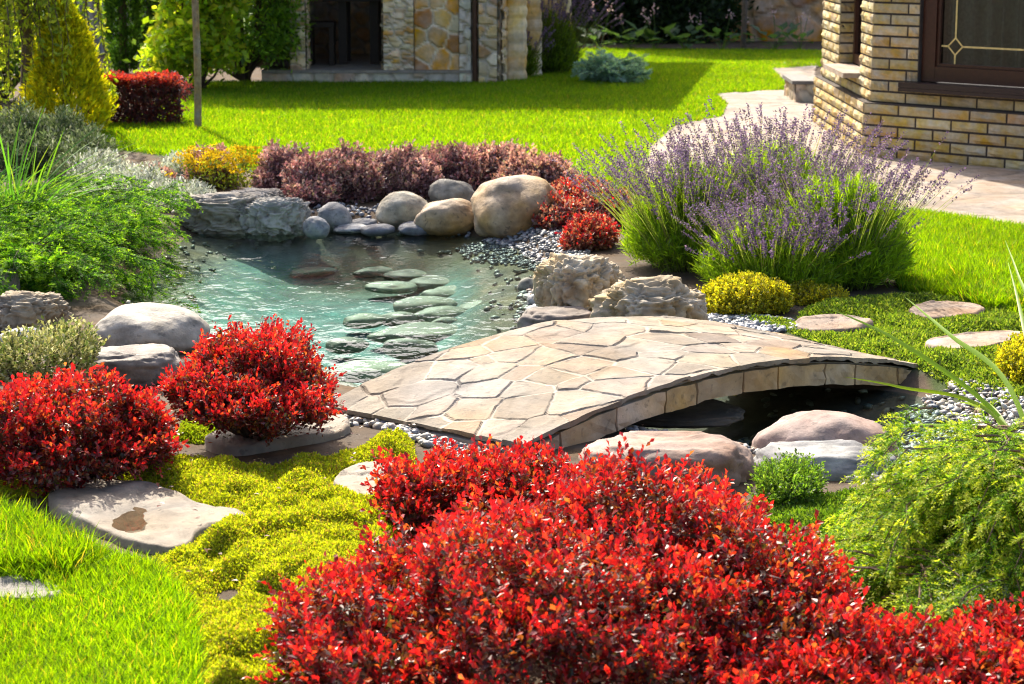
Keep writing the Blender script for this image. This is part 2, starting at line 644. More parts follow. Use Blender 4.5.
# ------------------------------------------------------------------ rocks
_ico = {}
def ico(sub):
    if sub not in _ico:
        import bmesh
        bm = bmesh.new()
        bmesh.ops.create_icosphere(bm, subdivisions=sub, radius=1)
        bm.verts.ensure_lookup_table()
        V = np.array([v.co[:] for v in bm.verts])
        Fc = np.array([[v.index for v in f.verts] for f in bm.faces])
        bm.free()
        _ico[sub] = (V, Fc)
    return _ico[sub]

def rock(name, label, cx, cy, w, h, style='smooth', col=(.4, .36, .3), col2=None, dr=.8, bury=.62, seed=1, tilt=0., group=None, base=None, sub=5, mat=None, roll=0., cat='rock'):
    """a boulder whose outline in the photo is centred on (cx, cy) and w x h pixels"""
    zc = 0.05
    if mat is not M_wet:
        hv = h
        h = 2 * hv / (1 + bury)                    # (cx, cy, h) is the part above the ground
        cy = cy + hv / 2 - bury * h / 2
    for _ in range(6):
        c, t = G(cx, cy, zc)
        rx = w / 2 / F * t
        ry = rx * dr
        th = math.atan2(CZ - zc, c[1])
        hh = h / 2 / F * t
        rz = math.sqrt(max(hh * hh - (ry * math.sin(th)) ** 2, (.35 * hh) ** 2)) / math.cos(th)
        zb = gz(c[0], c[1]) if base is None else base
        zc = zb + rz * bury
    V, Fc = ico(6 if style == 'porous' else sub)
    V = V.copy()
    n = V.copy()
    s = seed * 13.7
    colv = np.tile(np.asarray(col, float), (len(V), 1))
    c2 = np.asarray(col2 if col2 is not None else [q * .72 for q in col])
    if style == 'smooth':
        r = 1 + .20 * fbm(n * .9 + s, 2, seed) + .055 * fbm(n * 3.5 + s, 3, seed + 5)
        V = n * r[:, None]
        V = V * (1 - .16 * smooth((V @ unit(np.array([math.sin(s), .3 * math.cos(s), .55])) - .45) / .5))[:, None]
        V[:, 2] = np.sign(V[:, 2]) * np.abs(V[:, 2]) ** .9
        m = smooth(fbm(n * 2.2 + s, 4, seed + 9) * 1.6 + .4)[:, None]
        colv = colv * (1 - m) + c2 * m
        mt = M_boulder
    elif style == 'rough':
        # angular: flattened by planes, cracked
        V = np.sign(n) * np.abs(n) ** .8
        f1, f2 = worley(n * 1.5 + s, seed)
        r = 1 + .20 * fbm(n * 1.2 + s, 3, seed) + .10 * (f2 - f1) + .07 * fbm(n * np.array([3, 3, 9]) + s, 4, seed + 4)
        V = V * r[:, None]
        crack = np.exp(-(np.abs(fbm(n * 1.4 + s * 2, 2, seed + 30)) / .03) ** 2)
        V = V * (1 - .05 * crack)[:, None]
        V[:, 2] = np.clip(V[:, 2], -1, .82 + .12 * fbm(n * 4 + s, 3, seed + 7))
        m = smooth(fbm(n * 1.8 + s, 4, seed + 9) * 1.8 + .4)[:, None]
        colv = colv * (1 - m) + c2 * m
        mt = M_rough
    else:
        # porous limestone: boxy, flat top, runnels down the sides and pits
        V = np.sign(n) * np.abs(n) ** .72
        V = V / np.max(np.abs(V))
        q = n * np.array([1, 1, .35])
        f1, f2 = worley(q * 5.5 + s, seed)
        side = 1 - smooth((n[:, 2] - .45) / .3)
        pit = smooth((.62 - f1) / .42)
        f3, f4 = worley(n * 10 + s, seed + 3)
        pit2 = smooth((.62 - f3) / .4)
        r = 1 + .20 * fbm(n * 1.3 + s, 3, seed) + .12 * fbm(n * 3.4 + s, 3, seed + 2) - .22 * pit * (.4 + .6 * side) - .12 * pit2 + .06 * fbm(n * 7 + s, 3, seed + 8)
        V = V * r[:, None]
        m = smooth(fbm(n * 3 + s, 3, seed + 9) * 1.5 + .35)[:, None]
        colv = colv * (1 - m) + c2 * m
        mt = M_lime
    V = V * np.array([rx, ry, rz])
    if roll:
        a = roll
        V = V @ np.array([[math.cos(a), 0, -math.sin(a)], [0, 1, 0], [math.sin(a), 0, math.cos(a)]]).T
    if tilt:
        a = tilt
        V = V @ np.array([[math.cos(a), -math.sin(a), 0], [math.sin(a), math.cos(a), 0], [0, 0, 1]]).T
    g = Geo().add(V + c, Fc, colv)
    o = g.build(name, mat or mt, smooth=True, origin=(c[0], c[1], zb))
    tag(o, label, cat, group)
    return o

def pebbles(name, poly, n, r0, r1, pal, seed=1, lift=.0, only_above=None):
    V, Fc = ico(1)
    p = scatter(poly, n)
    z = gh(p[:, 0], p[:, 1])
    if only_above is not None:
        p, z = p[z > only_above], z[z > only_above]
        n = len(p)
    r = rng.uniform(r0, r1, n) ** 1.0
    sc = np.stack([r * rng.uniform(.9, 1.35, n), r * rng.uniform(.7, 1.0, n), r * rng.uniform(.45, .7, n)], 1)
    a = rng.uniform(0, 6.28, n)
    W = V[None] * sc[:, None]
    ca, sa = np.cos(a)[:, None], np.sin(a)[:, None]
    W = np.stack([W[..., 0] * ca - W[..., 1] * sa, W[..., 0] * sa + W[..., 1] * ca, W[..., 2]], 2)
    tl = rng.normal(0, .25, (n, 2))
    W[..., 2] += W[..., 0] * tl[:, :1] + W[..., 1] * tl[:, 1:]
    pos = np.stack([p[:, 0], p[:, 1], z + sc[:, 2] * rng.uniform(.2, 1.0, n) + lift], 1)
    W = (W + pos[:, None]).reshape(-1, 3)
    Fa = (Fc[None] + (np.arange(n) * len(V))[:, None, None]).reshape(-1, 3)
    g = Geo().add(W, Fa, np.repeat(pick(pal, n, .25), len(V), 0))
    return kind(g.build(name, M_pebble, smooth=True), 'stuff')

GREYS = [(3, .30, .29, .27), (2, .19, .19, .19), (2, .40, .36, .29), (1, .33, .24, .17), (1, .50, .48, .44), (1.2, .20, .23, .27)]
pebbles('pebbles', PEB_STREAM, 5200, .010, .021, GREYS)
pebbles('pebbles', POND, 1000, .009, .024, [(3, .20, .21, .16), (2, .13, .15, .12), (1.5, .28, .28, .22), (1, .22, .18, .12)], only_above=WZ - .085)
pebbles('pebbles', PEB_SHORE, 1100, .007, .019, [(3, .22, .23, .24), (3, .14, .15, .17), (1, .36, .36, .36)], only_above=WZ - .07)
pebbles('pebbles', PG([(195, 300), (235, 300), (240, 320), (200, 322)]), 160, .012, .026, GREYS)
pebbles('pebbles', PG([(325, 398), (345, 396), (440, 440), (500, 458), (490, 470), (420, 445), (370, 428), (320, 425)]), 420, .010, .022, GREYS)
pebbles('pebbles', PG([(690, 318), (735, 316), (790, 322), (800, 332), (740, 336), (700, 330)]), 500, .010, .02, [(3, .34, .36, .38), (1, .5, .5, .5), (1, .2, .22, .26)])
pebbles('pebbles', PG([(280, 222), (300, 205), (470, 205), (470, 240), (400, 238), (330, 233), (280, 231)]), 650, .008, .022, [(3, .24, .26, .29), (2, .16, .17, .2), (1, .45, .45, .45)], only_above=WZ - .02)
pebbles('pebbles', PG([(520, 268), (548, 268), (560, 300), (530, 316), (516, 300)]), 350, .012, .028, GREYS)

BEI, GRY, TAN = (.42, .38, .31), (.33, .32, .30), (.36, .29, .21)
# far shore of the pond
rock('boulder', 'largest smooth rounded boulder, brown and beige, at the far shore of the pond', 513, 204, 96, 60, 'smooth', (.50, .335, .18), (.33, .215, .115), .85, .7, 3, roll=-.05, base=-.055)
rock('boulder', 'oval pale boulder with a dappled light patch between purple shrubs and pond', 403, 208, 62, 36, 'smooth', (.44, .39, .29), (.34, .29, .21), .8, .7, 4, roll=-.18, base=-.055)
rock('boulder', 'long flat-topped tan boulder touching the largest rounded boulder', 448, 215, 66, 32, 'smooth', (.46, .32, .185), (.33, .225, .13), .7, .75, 5, base=-.055)
rock('boulder', 'small grey boulder behind the tan one, against purple shrubs', 452, 191, 46, 24, 'smooth', (.36, .335, .27), (.26, .24, .19), .8, .6, 6)
rock('boulder', 'blue-grey rounded stone with a pale top at the far waterline', 335, 215, 40, 24, 'smooth', (.33, .33, .32), (.24, .25, .26), .8, .6, 7, base=-.055)
rock('boulder', 'small pointed pale stone in the water beside the porous limestone', 316, 225, 28, 19, 'smooth', (.36, .37, .36), (.22, .24, .27), .8, .6, 8, base=-.055)
rock('limestone', 'long pitted grey limestone with dark holes along the far waterline', 226, 210, 108, 36, 'porous', (.44, .40, .34), (.30, .27, .23), .6, .55, 12, base=-.055)
rock('limestone', 'pitted pale limestone block, round-nosed, next to the pointed wet stone', 275, 213, 74, 34, 'porous', (.52, .49, .43), (.34, .32, .28), .7, .55, 13, base=-.055)
rock('limestone', 'low pitted limestone slab under the yellow flowers', 262, 196, 80, 14, 'porous', (.36, .33, .29), (.24, .22, .2), .7, .5, 14)
for i, (a, b, w, h, lb) in enumerate([(350, 229, 40, 8, 'thin pale slab stone awash beside the pointed wet stone'), (363, 224, 34, 9, 'flat dark stone below the blue-grey one at the waterline'),
                                      (378, 230, 36, 11, 'flat dark wet stone below the dappled boulder'), (416, 229, 40, 12, 'flat bluish wet stone below the tan boulder')]):
    rock('shore_stone', lb, a, b - 1, w, h + 2, 'smooth', (.20, .21, .23) if i else (.42, .43, .42), (.14, .15, .18), .9, .85, 20 + i, sub=4, base=WZ - .005, cat='stone', group='flat wet stones along the far waterline')
# near the bridge, far bank
rock('limestone', 'big flat-topped pitted beige limestone between pond and lavender', 578, 281, 86, 56, 'porous', (.62, .52, .36), (.46, .34, .20), .9, .6, 31)
rock('limestone', 'pitted beige limestone with deep vertical holes at the edge of the bridge', 652, 305, 112, 52, 'porous', (.60, .50, .35), (.43, .33, .19), .7, .55, 33)
rock('boulder', 'brownish grey rounded boulder in front of the flat-topped limestone by the bridge', 558, 322, 82, 34, 'rough', (.24, .20, .17), (.17, .14, .12), .8, .5, 34, base=WZ)
rock('boulder', 'small olive-grey cobble beside the flat-topped limestone', 529, 285, 24, 15, 'smooth', (.25, .25, .21), (.18, .18, .15), .8, .6, 35, sub=4)
rock('boulder', 'small light grey cobble below the olive-grey one', 537, 299, 20, 11, 'smooth', (.36, .37, .38), (.25, .26, .28), .8, .6, 36, sub=4)
rock('boulder', 'small pale cobble squeezed against the flat-topped limestone', 546, 297, 18, 13, 'smooth', (.45, .43, .40), (.3, .29, .28), .8, .6, 37, sub=4)
rock('boulder', 'flat pale cobble at the waterline below the small cobbles', 536, 308, 24, 9, 'smooth', (.40, .41, .42), (.3, .3, .3), .8, .5, 38, sub=4)
# left bank
rock('boulder', 'large smooth pale grey boulder half shaded behind the red shrub', 148, 326, 122, 46, 'smooth', (.44, .40, .34), (.33, .295, .245), .8, .6, 41)
rock('boulder', 'long grey-brown folded boulder in front of the pale one', 128, 363, 106, 38, 'rough', (.26, .225, .195), (.18, .145, .125), .7, .6, 42, mat=M_boulder)
rock('limestone', 'tan pitted flat limestone lying on grey stones at the end of the bank', 28, 311, 80, 38, 'porous', (.42, .35, .25), (.33, .26, .18), .7, .75, 43)
rock('boulder', 'bluish grey smooth stone under the tan pitted limestone', 22, 337, 52, 20, 'smooth', (.29, .32, .36), (.24, .26, .3), .8, .5, 44)
rock('boulder', 'rough dark grey rock above the tan limestone beside juniper', 4, 284, 32, 40, 'rough', (.25, .24, .23), (.17, .16, .16), .8, .5, 45)
rock('boulder', 'blue-grey rounded stone between juniper and the tan limestone', 24, 283, 24, 16, 'smooth', (.20, .22, .25), (.16, .18, .2), .8, .5, 46, sub=4)
rock('boulder', 'dark grey stone partly hidden below the variegated shrub', 4, 372, 24, 20, 'smooth', (.22, .23, .25), (.17, .18, .2), .8, .5, 47, sub=4)
rock('boulder', 'grey stone showing through the silver foliage behind juniper', 96, 192, 34, 15, 'rough', (.30, .28, .25), (.2, .19, .17), .8, .5, 48, sub=4)
# below the bridge
rock('boulder', 'large flat reddish rough rock between red shrub and bridge', 668, 462, 176, 60, 'rough', (.42, .29, .225), (.31, .21, .165), .6, .5, 51, base=-.05)
rock('boulder', 'big rounded pink-brown boulder standing in the stream', 826, 438, 154, 62, 'smooth', (.40, .28, .235), (.32, .22, .19), .75, .5, 56, base=WZ, mat=M_rough, roll=.08)
rock('boulder', 'grey veined rock in front of the pink-brown boulder', 828, 463, 142, 42, 'rough', (.36, .36, .35), (.2, .2, .21), .6, .45, 53, base=-.05)

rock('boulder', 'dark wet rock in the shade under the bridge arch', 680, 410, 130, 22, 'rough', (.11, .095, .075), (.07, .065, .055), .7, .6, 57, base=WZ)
# stones under the water
SUBM = [(430, 217, 0, 0)]
SUBM = [(405, 332, 88, 24), (430, 346, 62, 24), (393, 336, 60, 16), (462, 329, 52, 16), (478, 334, 44, 12), (497, 306, 66, 22), (455, 313, 56, 20), (488, 300, 40, 12), (520, 300, 44, 14), (410, 305, 84, 20),
        (448, 279, 70, 14), (470, 290, 74, 14), (505, 277, 60, 13), (428, 272, 54, 12), (486, 265, 62, 12), (452, 258, 66, 11), (520, 263, 40, 10), (395, 268, 50, 12), (360, 262, 60, 11), (400, 254, 58, 9),
        (340, 251, 52, 8), (300, 256, 48, 8), (330, 270, 44, 9), (500, 250, 50, 8), (515, 318, 44, 14), (440, 248, 50, 8), (300, 384, 84, 22), (365, 370, 90, 24), (445, 322, 50, 18), (468, 342, 40, 16), (515, 308, 40, 14), (440, 296, 56, 14), (415, 318, 46, 16), (380, 318, 50, 16), (500, 290, 46, 12), (465, 274, 44, 11), (430, 284, 46, 12), (395, 286, 52, 13), (360, 345, 56, 18), (535, 292, 24, 10),
        (425, 262, 40, 9), (375, 250, 40, 8), (475, 255, 40, 8), (345, 262, 40, 9), (290, 246, 46, 8), (260, 250, 40, 8), (405, 346, 40, 16), (515, 272, 36, 10)]
r3 = np.random.default_rng(4)
for i, (a, b, w, h) in enumerate(SUBM):
    if b < 355:
        a, b, w = a + r3.uniform(-22, 18), b + r3.uniform(-3, 3), w * r3.uniform(.6, 1.05)
    zb = WZ - .10 if b < 360 else WZ - .05
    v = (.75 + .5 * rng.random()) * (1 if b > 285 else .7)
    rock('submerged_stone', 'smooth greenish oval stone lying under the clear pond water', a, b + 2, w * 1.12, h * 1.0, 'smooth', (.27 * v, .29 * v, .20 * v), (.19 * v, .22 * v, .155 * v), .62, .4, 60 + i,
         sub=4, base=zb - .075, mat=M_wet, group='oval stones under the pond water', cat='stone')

# ------------------------------------------------------------------ arched bridge
def make_bridge():
    L1, L2, R1, R2 = [G(*p)[0][:2] for p in ((329, 416), (520, 455), (800, 343), (921, 366))]
    def deckpt(s, w, dz=0):
        """s along 0..1, w across 0 (far) .. 1 (near)"""
        a = L1[None] * (1 - s)[:, None] + R1[None] * s[:, None]
        b = L2[None] * (1 - s)[:, None] + R2[None] * s[:, None]
        p = a * (1 - w)[:, None] + b * w[:, None]
        rise = .185 * (1 - w) + .122 * w
        z = .035 - .03 * s + rise * 4 * s * (1 - s) * (1 + .12 * (1 - s)) + dz
        return np.concatenate([p, z[:, None]], 1)
    c0 = (L1 + L2 + R1 + R2) / 4
    br = thing('bridge', 'low arched garden footbridge paved with pale irregular flagstones over the pond outlet', 'bridge', (c0[0], c0[1], 0))
    # paving: one sheet of stones and joints
    ns, nw = 460, 190
    S, Wd = np.meshgrid(np.linspace(0, 1, ns), np.linspace(-.02, 1.02, nw), indexing='ij')
    s, w = S.ravel(), Wd.ravel()
    P = deckpt(s, w)
    Lm, Wm = 2.15, .80
    u, v = s * Lm, w * Wm
    u0, v0 = u, v
    u = u0 + .03 * fbm2(u0, v0, 4, 2, 71) + .0045 * fbm2(u0, v0, 22, 3, 73)
    v = v0 + .03 * fbm2(u0, v0, 4, 2, 72) + .0045 * fbm2(u0, v0, 22, 3, 74)
    r2 = np.random.default_rng(23)
    seeds = []
    tries = 0
    while len(seeds) < 84 and tries < 20000:
        q = r2.uniform([-.05, -.05], [Lm + .05, Wm + .05])
        tries += 1
        if all((q[0] - k[0]) ** 2 + (q[1] - k[1]) ** 2 > (.20 if len(seeds) < 14 else .15 if len(seeds) < 34 else .095) ** 2 for k in seeds):
            seeds.append(q)
    seeds = np.array(seeds)
    u = u * .82            # stones run longer along the walk
    seeds = seeds * np.array([.82, 1])
    wt = r2.uniform(0, .0075, len(seeds))
    d2 = (u[:, None] - seeds[None, :, 0]) ** 2 + (v[:, None] - seeds[None, :, 1]) ** 2 - wt[None]
    near = d2.argmin(1)
    e = np.full(len(u), 9.)
    a = seeds[near]
    for k in range(len(seeds)):
        b = seeds[k][None]
        dv = b - a
        ln = np.sqrt((dv ** 2).sum(1)) + 1e-9
        dd = (((a + b) / 2 - np.stack([u, v], 1)) * dv).sum(1) / ln + (wt[near] - wt[k]) / (2 * ln)
        e = np.where(near == k, e, np.minimum(e, dd))
    jw = .0006 + .0085 * np.clip(fbm2(u, v, 4, 2, 75) + .22, 0, 1)
    j = smooth((e - jw) / .0042)
    j = np.maximum(j, smooth((np.abs(w - .5) - .49) / .012))
    hs = r2.normal(0, .0022, len(seeds))
    tx = r2.normal(0, .02, (len(seeds), 2))
    zz = hs[near] + ((np.stack([u, v], 1) - a) * tx[near]).sum(1) + .003 * fbm2(u, v, 14, 4, 77)
    step = .003 * smooth(fbm2(u, v, 8, 2, 78) * 4)
    z = j * (.0024 + zz * .7 + step)
    pal = pick([(4, .33, .265, .195), (3, .30, .255, .20), (2, .33, .245, .165), (1.2, .36, .30, .235), (1.2, .29, .21, .145)], len(seeds), .13, .012)
    mot = (.90 + .34 * fbm2(u0, v0, 7, 5, 79))[:, None] * (1 + .10 * fbm2(u0, v0, 3, 2, 83)[:, None] * np.array([1.0, .2, -.8]))
    mort = np.array([.46, .395, .315])
    col = pal[near] * mot * j[:, None] + mort * (1 - j)[:, None]
    P[:, 2] += z
    g = Geo().add(P, grid_faces(ns, nw), col)
    # thin broken edge of the slabs: skirt on the four sides
    idx = np.arange(ns * nw).reshape(ns, nw)
    for ring in (idx[:, -1], idx[::-1, 0], idx[0, :], idx[-1, ::-1]):
        top = P[ring]
        low = top.copy()
        low[:, 2] -= .014 + .010 * fbm(top * 22, 3, 4)
        n = len(ring)
        Fq = [[k, k + 1, n + k + 1, n + k] for k in range(n - 1)]
        g.add(np.concatenate([top, low]), Fq, np.concatenate([col[ring] * 1.15, col[ring] * 1.1]))
    part(g, 'paving', M_flag, br)
    # arch body
    n = 60
    s = np.linspace(0.0, 1, n)
    rows = []
    tapb = np.clip(np.minimum(s, 1 - s) / .10, 0, 1) * .75 + .25
    for w, dz in ((.02, -.022), (.975, -.022), (.975, -.098), (.02, -.098)):
        q = deckpt(s, np.full(n, w), 0)
        q[:, 2] += -.022 + (dz + .022) * tapb
        rows.append(q)
    V = np.stack(rows, 1).reshape(-1, 3)
    Fq = []
    for k in range(n - 1):
        for q in range(4):
            Fq.append([k * 4 + q, k * 4 + (q + 1) % 4, k * 4 + 4 + (q + 1) % 4, k * 4 + 4 + q])
    Fq += [[0, 1, 2, 3], [4 * n - 1, 4 * n - 2, 4 * n - 3, 4 * n - 4]]
    part(Geo().add(V, Fq, (.26, .22, .17)), 'arch', M_mason, br)
    # edging stones along both sides of the arch
    for w0, w1 in ((.97, 1.0), (0.0, .03)):
        cuts = np.cumsum(np.r_[.0, rng.uniform(.07, .125, 14)])
        cuts = cuts[cuts < .97]
        cuts = np.r_[cuts, 1.0]
        for a_, b_ in zip(cuts[:-1], cuts[1:]):
            m = 7
            s = np.linspace(a_ + .0025, b_ - .0025, m)
            grid = []
            for wv, dz in ((w0, -.027), (w1, -.027), (w1, -.055), (w1, -.08), (w1, -.102), (w0, -.102)):
                tap = np.clip(np.minimum(s, 1 - s) / .10, 0, 1) * .7 + .3
                q = deckpt(s, np.full(m, wv))
                q[:, 2] += -.03 + (dz + .03) * tap
                grid.append(q)
            V = np.stack(grid, 1)
            nrm = unit(np.array([L2[0] - L1[0], L2[1] - L1[1], 0])) * (1 if w1 == 1.0 else -1)
            V[:, :, 2] += .006 * fbm(V.reshape(-1, 3) * 18, 2, 8).reshape(m, 6)
            V[:, 1:5] += nrm * (.006 + .018 * np.abs(fbm(V[:, 1:5].reshape(-1, 3) * 22, 3, 5))).reshape(m, 4, 1)
            V = V.reshape(-1, 3)
            Fq = []
            for k in range(m - 1):
                for q in range(6):
                    Fq.append([k * 6 + q, k * 6 + (q + 1) % 6, k * 6 + 6 + (q + 1) % 6, k * 6 + 6 + q])
            Fq2 = [[0, 1, 2, 3, 4, 5][::-1], [6 * m - 6 + q for q in range(6)]]
            cc = pick([(3, .53, .385, .22), (2, .48, .36, .23), (1, .56, .42, .26), (1, .38, .28, .18)], 1, .06, .008)[0]
            gg = Geo().add(V, Fq, cc)
            gg.add(V, Fq2, cc)
            part(gg, 'edge_stone', M_flag, br)
    # end blocks (abutments) reaching down to the ground
    for s0, s1 in ((.005, .05),):
        g = Geo()
        s = np.array([s0, s1])
        A = deckpt(s, np.array([.08, .08]))
        B = deckpt(s, np.array([.90, .90]))
        top = np.array([A[0], A[1], B[1], B[0]])
        top[:, 2] -= .05
        low = top.copy()
        low[:, 2] = -.2
        g.add(np.concatenate([top, low]), [[0, 1, 2, 3], [7, 6, 5, 4], [0, 4, 5, 1], [1, 5, 6, 2], [2, 6, 7, 3], [3, 7, 4, 0]], (.3, .25, .19))
        part(g, 'abutment', M_mason, br)
make_bridge()

# ------------------------------------------------------------------ stepping stones
def slab(label, pix, col, z=.03, seed=1, name='stepping_stone', dish=None, group='stepping stones'):
    o2 = rounded(PG(pix), 2)
    c = o2.mean(0)
    # resample outline
    seg = np.r_[0, np.cumsum(np.linalg.norm(np.diff(np.r_[o2, o2[:1]], axis=0), axis=1))]
    m = 96
    tt = np.linspace(0, seg[-1], m, endpoint=False)
    ox = np.interp(tt, seg, np.r_[o2[:, 0], o2[0, 0]])
    oy = np.interp(tt, seg, np.r_[o2[:, 1], o2[0, 1]])
    rad = np.stack([ox, oy], 1) - c
    rad = rad * (1 + .05 * fbm2(ox, oy, 9, 3, seed) + .04 * fbm2(ox, oy, 26, 3, seed + 1))[:, None]
    R = 26
    V, Cc = [], []
    base = gz(*c)
    for k in range(1, R + 1):
        f = k / R
        p = c + rad * f
        zz = base + z + .012 * fbm2(p[:, 0], p[:, 1], 8, 4, seed) + .004 * smooth(fbm2(p[:, 0], p[:, 1], 3, 2, seed + 2) * 5)
        zz += .006 * np.floor(2.5 * fbm2(p[:, 0], p[:, 1], 4, 3, seed + 9) + .5) * (f < .95) - .006 * smooth((f - .95) / .05)
        if dish is not None:
            q = G(dish[0], dish[1], z)[0][:2]
            dd = np.hypot((p[:, 0] - q[0]) / dish[2], (p[:, 1] - q[1]) / dish[3])
            zz -= .02 * np.exp(-dd ** 2 * 1.6)
        V.append(np.stack([p[:, 0], p[:, 1], zz], 1))
    p = c + rad * 1.01
    V.append(np.stack([p[:, 0], p[:, 1], np.full(m, base - .05)], 1))
    V = np.concatenate(V)
    Fq = []
    for k in range(R):
        for q in range(m):
            Fq.append([k * m + q, (k + 1) * m + q, (k + 1) * m + (q + 1) % m, k * m + (q + 1) % m])
    g = Geo()
    n = fbm(V * 5, 3, seed + 5)[:, None]
    cc = np.asarray(col) * (1 + .38 * n + .25 * np.abs(fbm(V * 17, 3, seed + 6)[:, None]))
    g.add(V, np.array(Fq), cc)
    g.add(V[:m], [list(range(m))], cc[:m])
    o = g.build(name, M_flag, smooth=True, origin=(c[0], c[1], base))
    tag(o, label, 'stepping stone', group)
    return o

slab('broad pale flat stone touching the corner of the bridge and the red shrub', [(198, 447), (225, 436), (285, 425), (330, 420), (352, 428), (345, 440), (280, 450), (230, 458)], (.27, .225, .17), .03, 2)
slab('pale flat stone with a rusty puddle between two moss patches', [(46, 505), (75, 488), (130, 490), (168, 498), (200, 516), (255, 524), (235, 536), (200, 540), (185, 560), (130, 552), (95, 535), (58, 520)], (.265, .225, .175), .035, 3, dish=(132, 517, .07, .16))
slab('small pale flat stone where moss meets the large red shrub', [(332, 484), (362, 474), (395, 472), (412, 482), (400, 505), (365, 512), (335, 498)], (.28, .235, .18), .03, 4)
slab('grey flat stone sunk in the grass at the near edge of the garden', [(-40, 592), (0, 584), (40, 588), (66, 600), (58, 612), (10, 612), (-40, 606)], (.25, .23, .20), .03, 5)
slab('pinkish flat stone nearest the yellow shrub beyond the bridge', [(792, 326), (815, 320), (850, 320), (880, 328), (860, 336), (800, 336)], (.32, .235, .18), .025, 6)
slab('pinkish flat stone at the foot of the lavender by the lawn edge', [(905, 312), (930, 306), (972, 306), (990, 314), (965, 322), (920, 322)], (.34, .235, .165), .025, 7)
slab('sunlit pinkish flat stone nearest the far end of the bridge', [(915, 348), (950, 340), (1010, 335), (1030, 340), (1000, 350), (955, 357)], (.37, .27, .20), .025, 8)
slab('small buff stone beside the shaded red shrub and the puddle stone', [(75, 470), (120, 458), (150, 455), (145, 465), (110, 476)], (.33, .26, .19), .02, 9)

def puddle():
    q, t = G(132, 517, .03)
    m = 40
    a = np.arange(m) / m * 6.2832
    r = 1 + .22 * fbm2(np.cos(a), np.sin(a), 1.6, 2, 8)
    r = r * (1 + .15 * fbm2(np.cos(a), np.sin(a), 6, 2, 9))
    V = np.stack([q[0] + .058 * r * np.cos(a), q[1] + .14 * r * np.sin(a), np.full(m, gz(q[0], q[1]) + .0225)], 1)
    kind(Geo().add(V, [list(range(m))], (1, 1, 1)).build('puddle_water', M_pud), 'structure')
puddle()

# ------------------------------------------------------------------ plants
def lobe_sample(lobes, n, top=-.25, lump=.12, seed=0):
    """points on the outside of a heap of ellipsoids: position, outward normal"""
    lobes = [np.asarray(l, float) for l in lobes]
    ar = np.array([(l[3] * l[4] + l[4] * l[5] + l[3] * l[5]) for l in lobes])
    P, N = [], []
    got = 0
    tries = 0
    while got < n:
        tries += 1
        if tries > 60:
            raise RuntimeError('lobes under the ground')
        k = rng.choice(len(lobes), n, p=ar / ar.sum())
        d = rdir(n)
        d = d[d[:, 2] > top] if top > -1 else d
        k = k[:len(d)]
        L = np.stack(lobes)[k]
        r = 1 + lump * fbm(L[:, :3] * 3 + d * 2.3, 3, seed)[:, None] * 1.6
        p = L[:, :3] + d * L[:, 3:6] * r
        nn = unit(d / L[:, 3:6])
        ok = p[:, 2] > gh(p[:, 0], p[:, 1]) + .005
        for l in lobes:
            q = (((p - l[:3]) / l[3:6]) ** 2).sum(1)
            ok &= ~((q < .72))
        P.append(p[ok])
        N.append(nn[ok])
        got += ok.sum()
    return np.concatenate(P)[:n], np.concatenate(N)[:n]

def pxlobes(rows):
    """(px, py, depth, half width px, half height px, depth half metres) -> ellipsoids"""
    out = []
    for a, b, t, w, h, dy in rows:
        t = min(t, G(a, b + .6 * h)[1] + .5 * dy)      # never sunk in the ground
        c = at(a, b, t)
        out.append((c[0], c[1], c[2], w / F * t, dy, h / F * t))
    return out

def shoots(geo, P, N, slen, nleaf, ll, lw, pal, tip_pal=None, up=.8, jit=.35, tipn=5, spread=.75):
    """leafy twigs: rosettes of small leaves along short upright shoots"""
    n = len(P)
    ax = unit(N * .55 + np.array([0, 0, up]) + jit * rng.standard_normal((n, 3)))
    L = rng.uniform(slen[0], slen[1], n)
    shade = np.clip(1 + .28 * rng.standard_normal((n, 1)), .35, 1.7)
    for k in range(nleaf):
        f = (k + rng.random(n)) / nleaf
        a = k * 2.4 + rng.uniform(0, 6.28, n)
        ref = unit(np.cross(ax, rdir(n)))
        b = np.cross(ax, ref)
        rad = ref * np.cos(a)[:, None] + b * np.sin(a)[:, None]
        tip = k >= nleaf - tipn
        p = P + ax * (L * f)[:, None] - ax * (L * .45)[:, None]
        d = unit(ax * (1.0 if tip else .45) + rad * spread + .25 * rng.standard_normal((n, 3)))
        s = rng.uniform(.65, 1.15, n) * (.95 if tip else 1.0)
        c = pick(tip_pal if (tip and tip_pal is not None) else pal, n)
        leaves(geo, p, d, unit(ax + .5 * rng.standard_normal((n, 3))), ll * s, lw * s, np.clip(c * shade, .003, .9), .2, .62)

def stems(geo, base, P, r, col, n=40, sag=.15):
    base = np.asarray(base, float)
    for i in rng.choice(len(P), min(n, len(P)), replace=False):
        e = P[i]
        m = base + (e - base) * .5 + np.array([0, 0, -.2 * abs(e[2] - base[2])]) * sag + rng.normal(0, .02, 3)
        pts = [base + rng.normal(0, .015, 3) * np.array([1, 1, 0]), base * .6 + m * .4, m, m * .4 + e * .6, e]
        tube(geo, pts, np.linspace(r, r * .35, 5), col, 5)

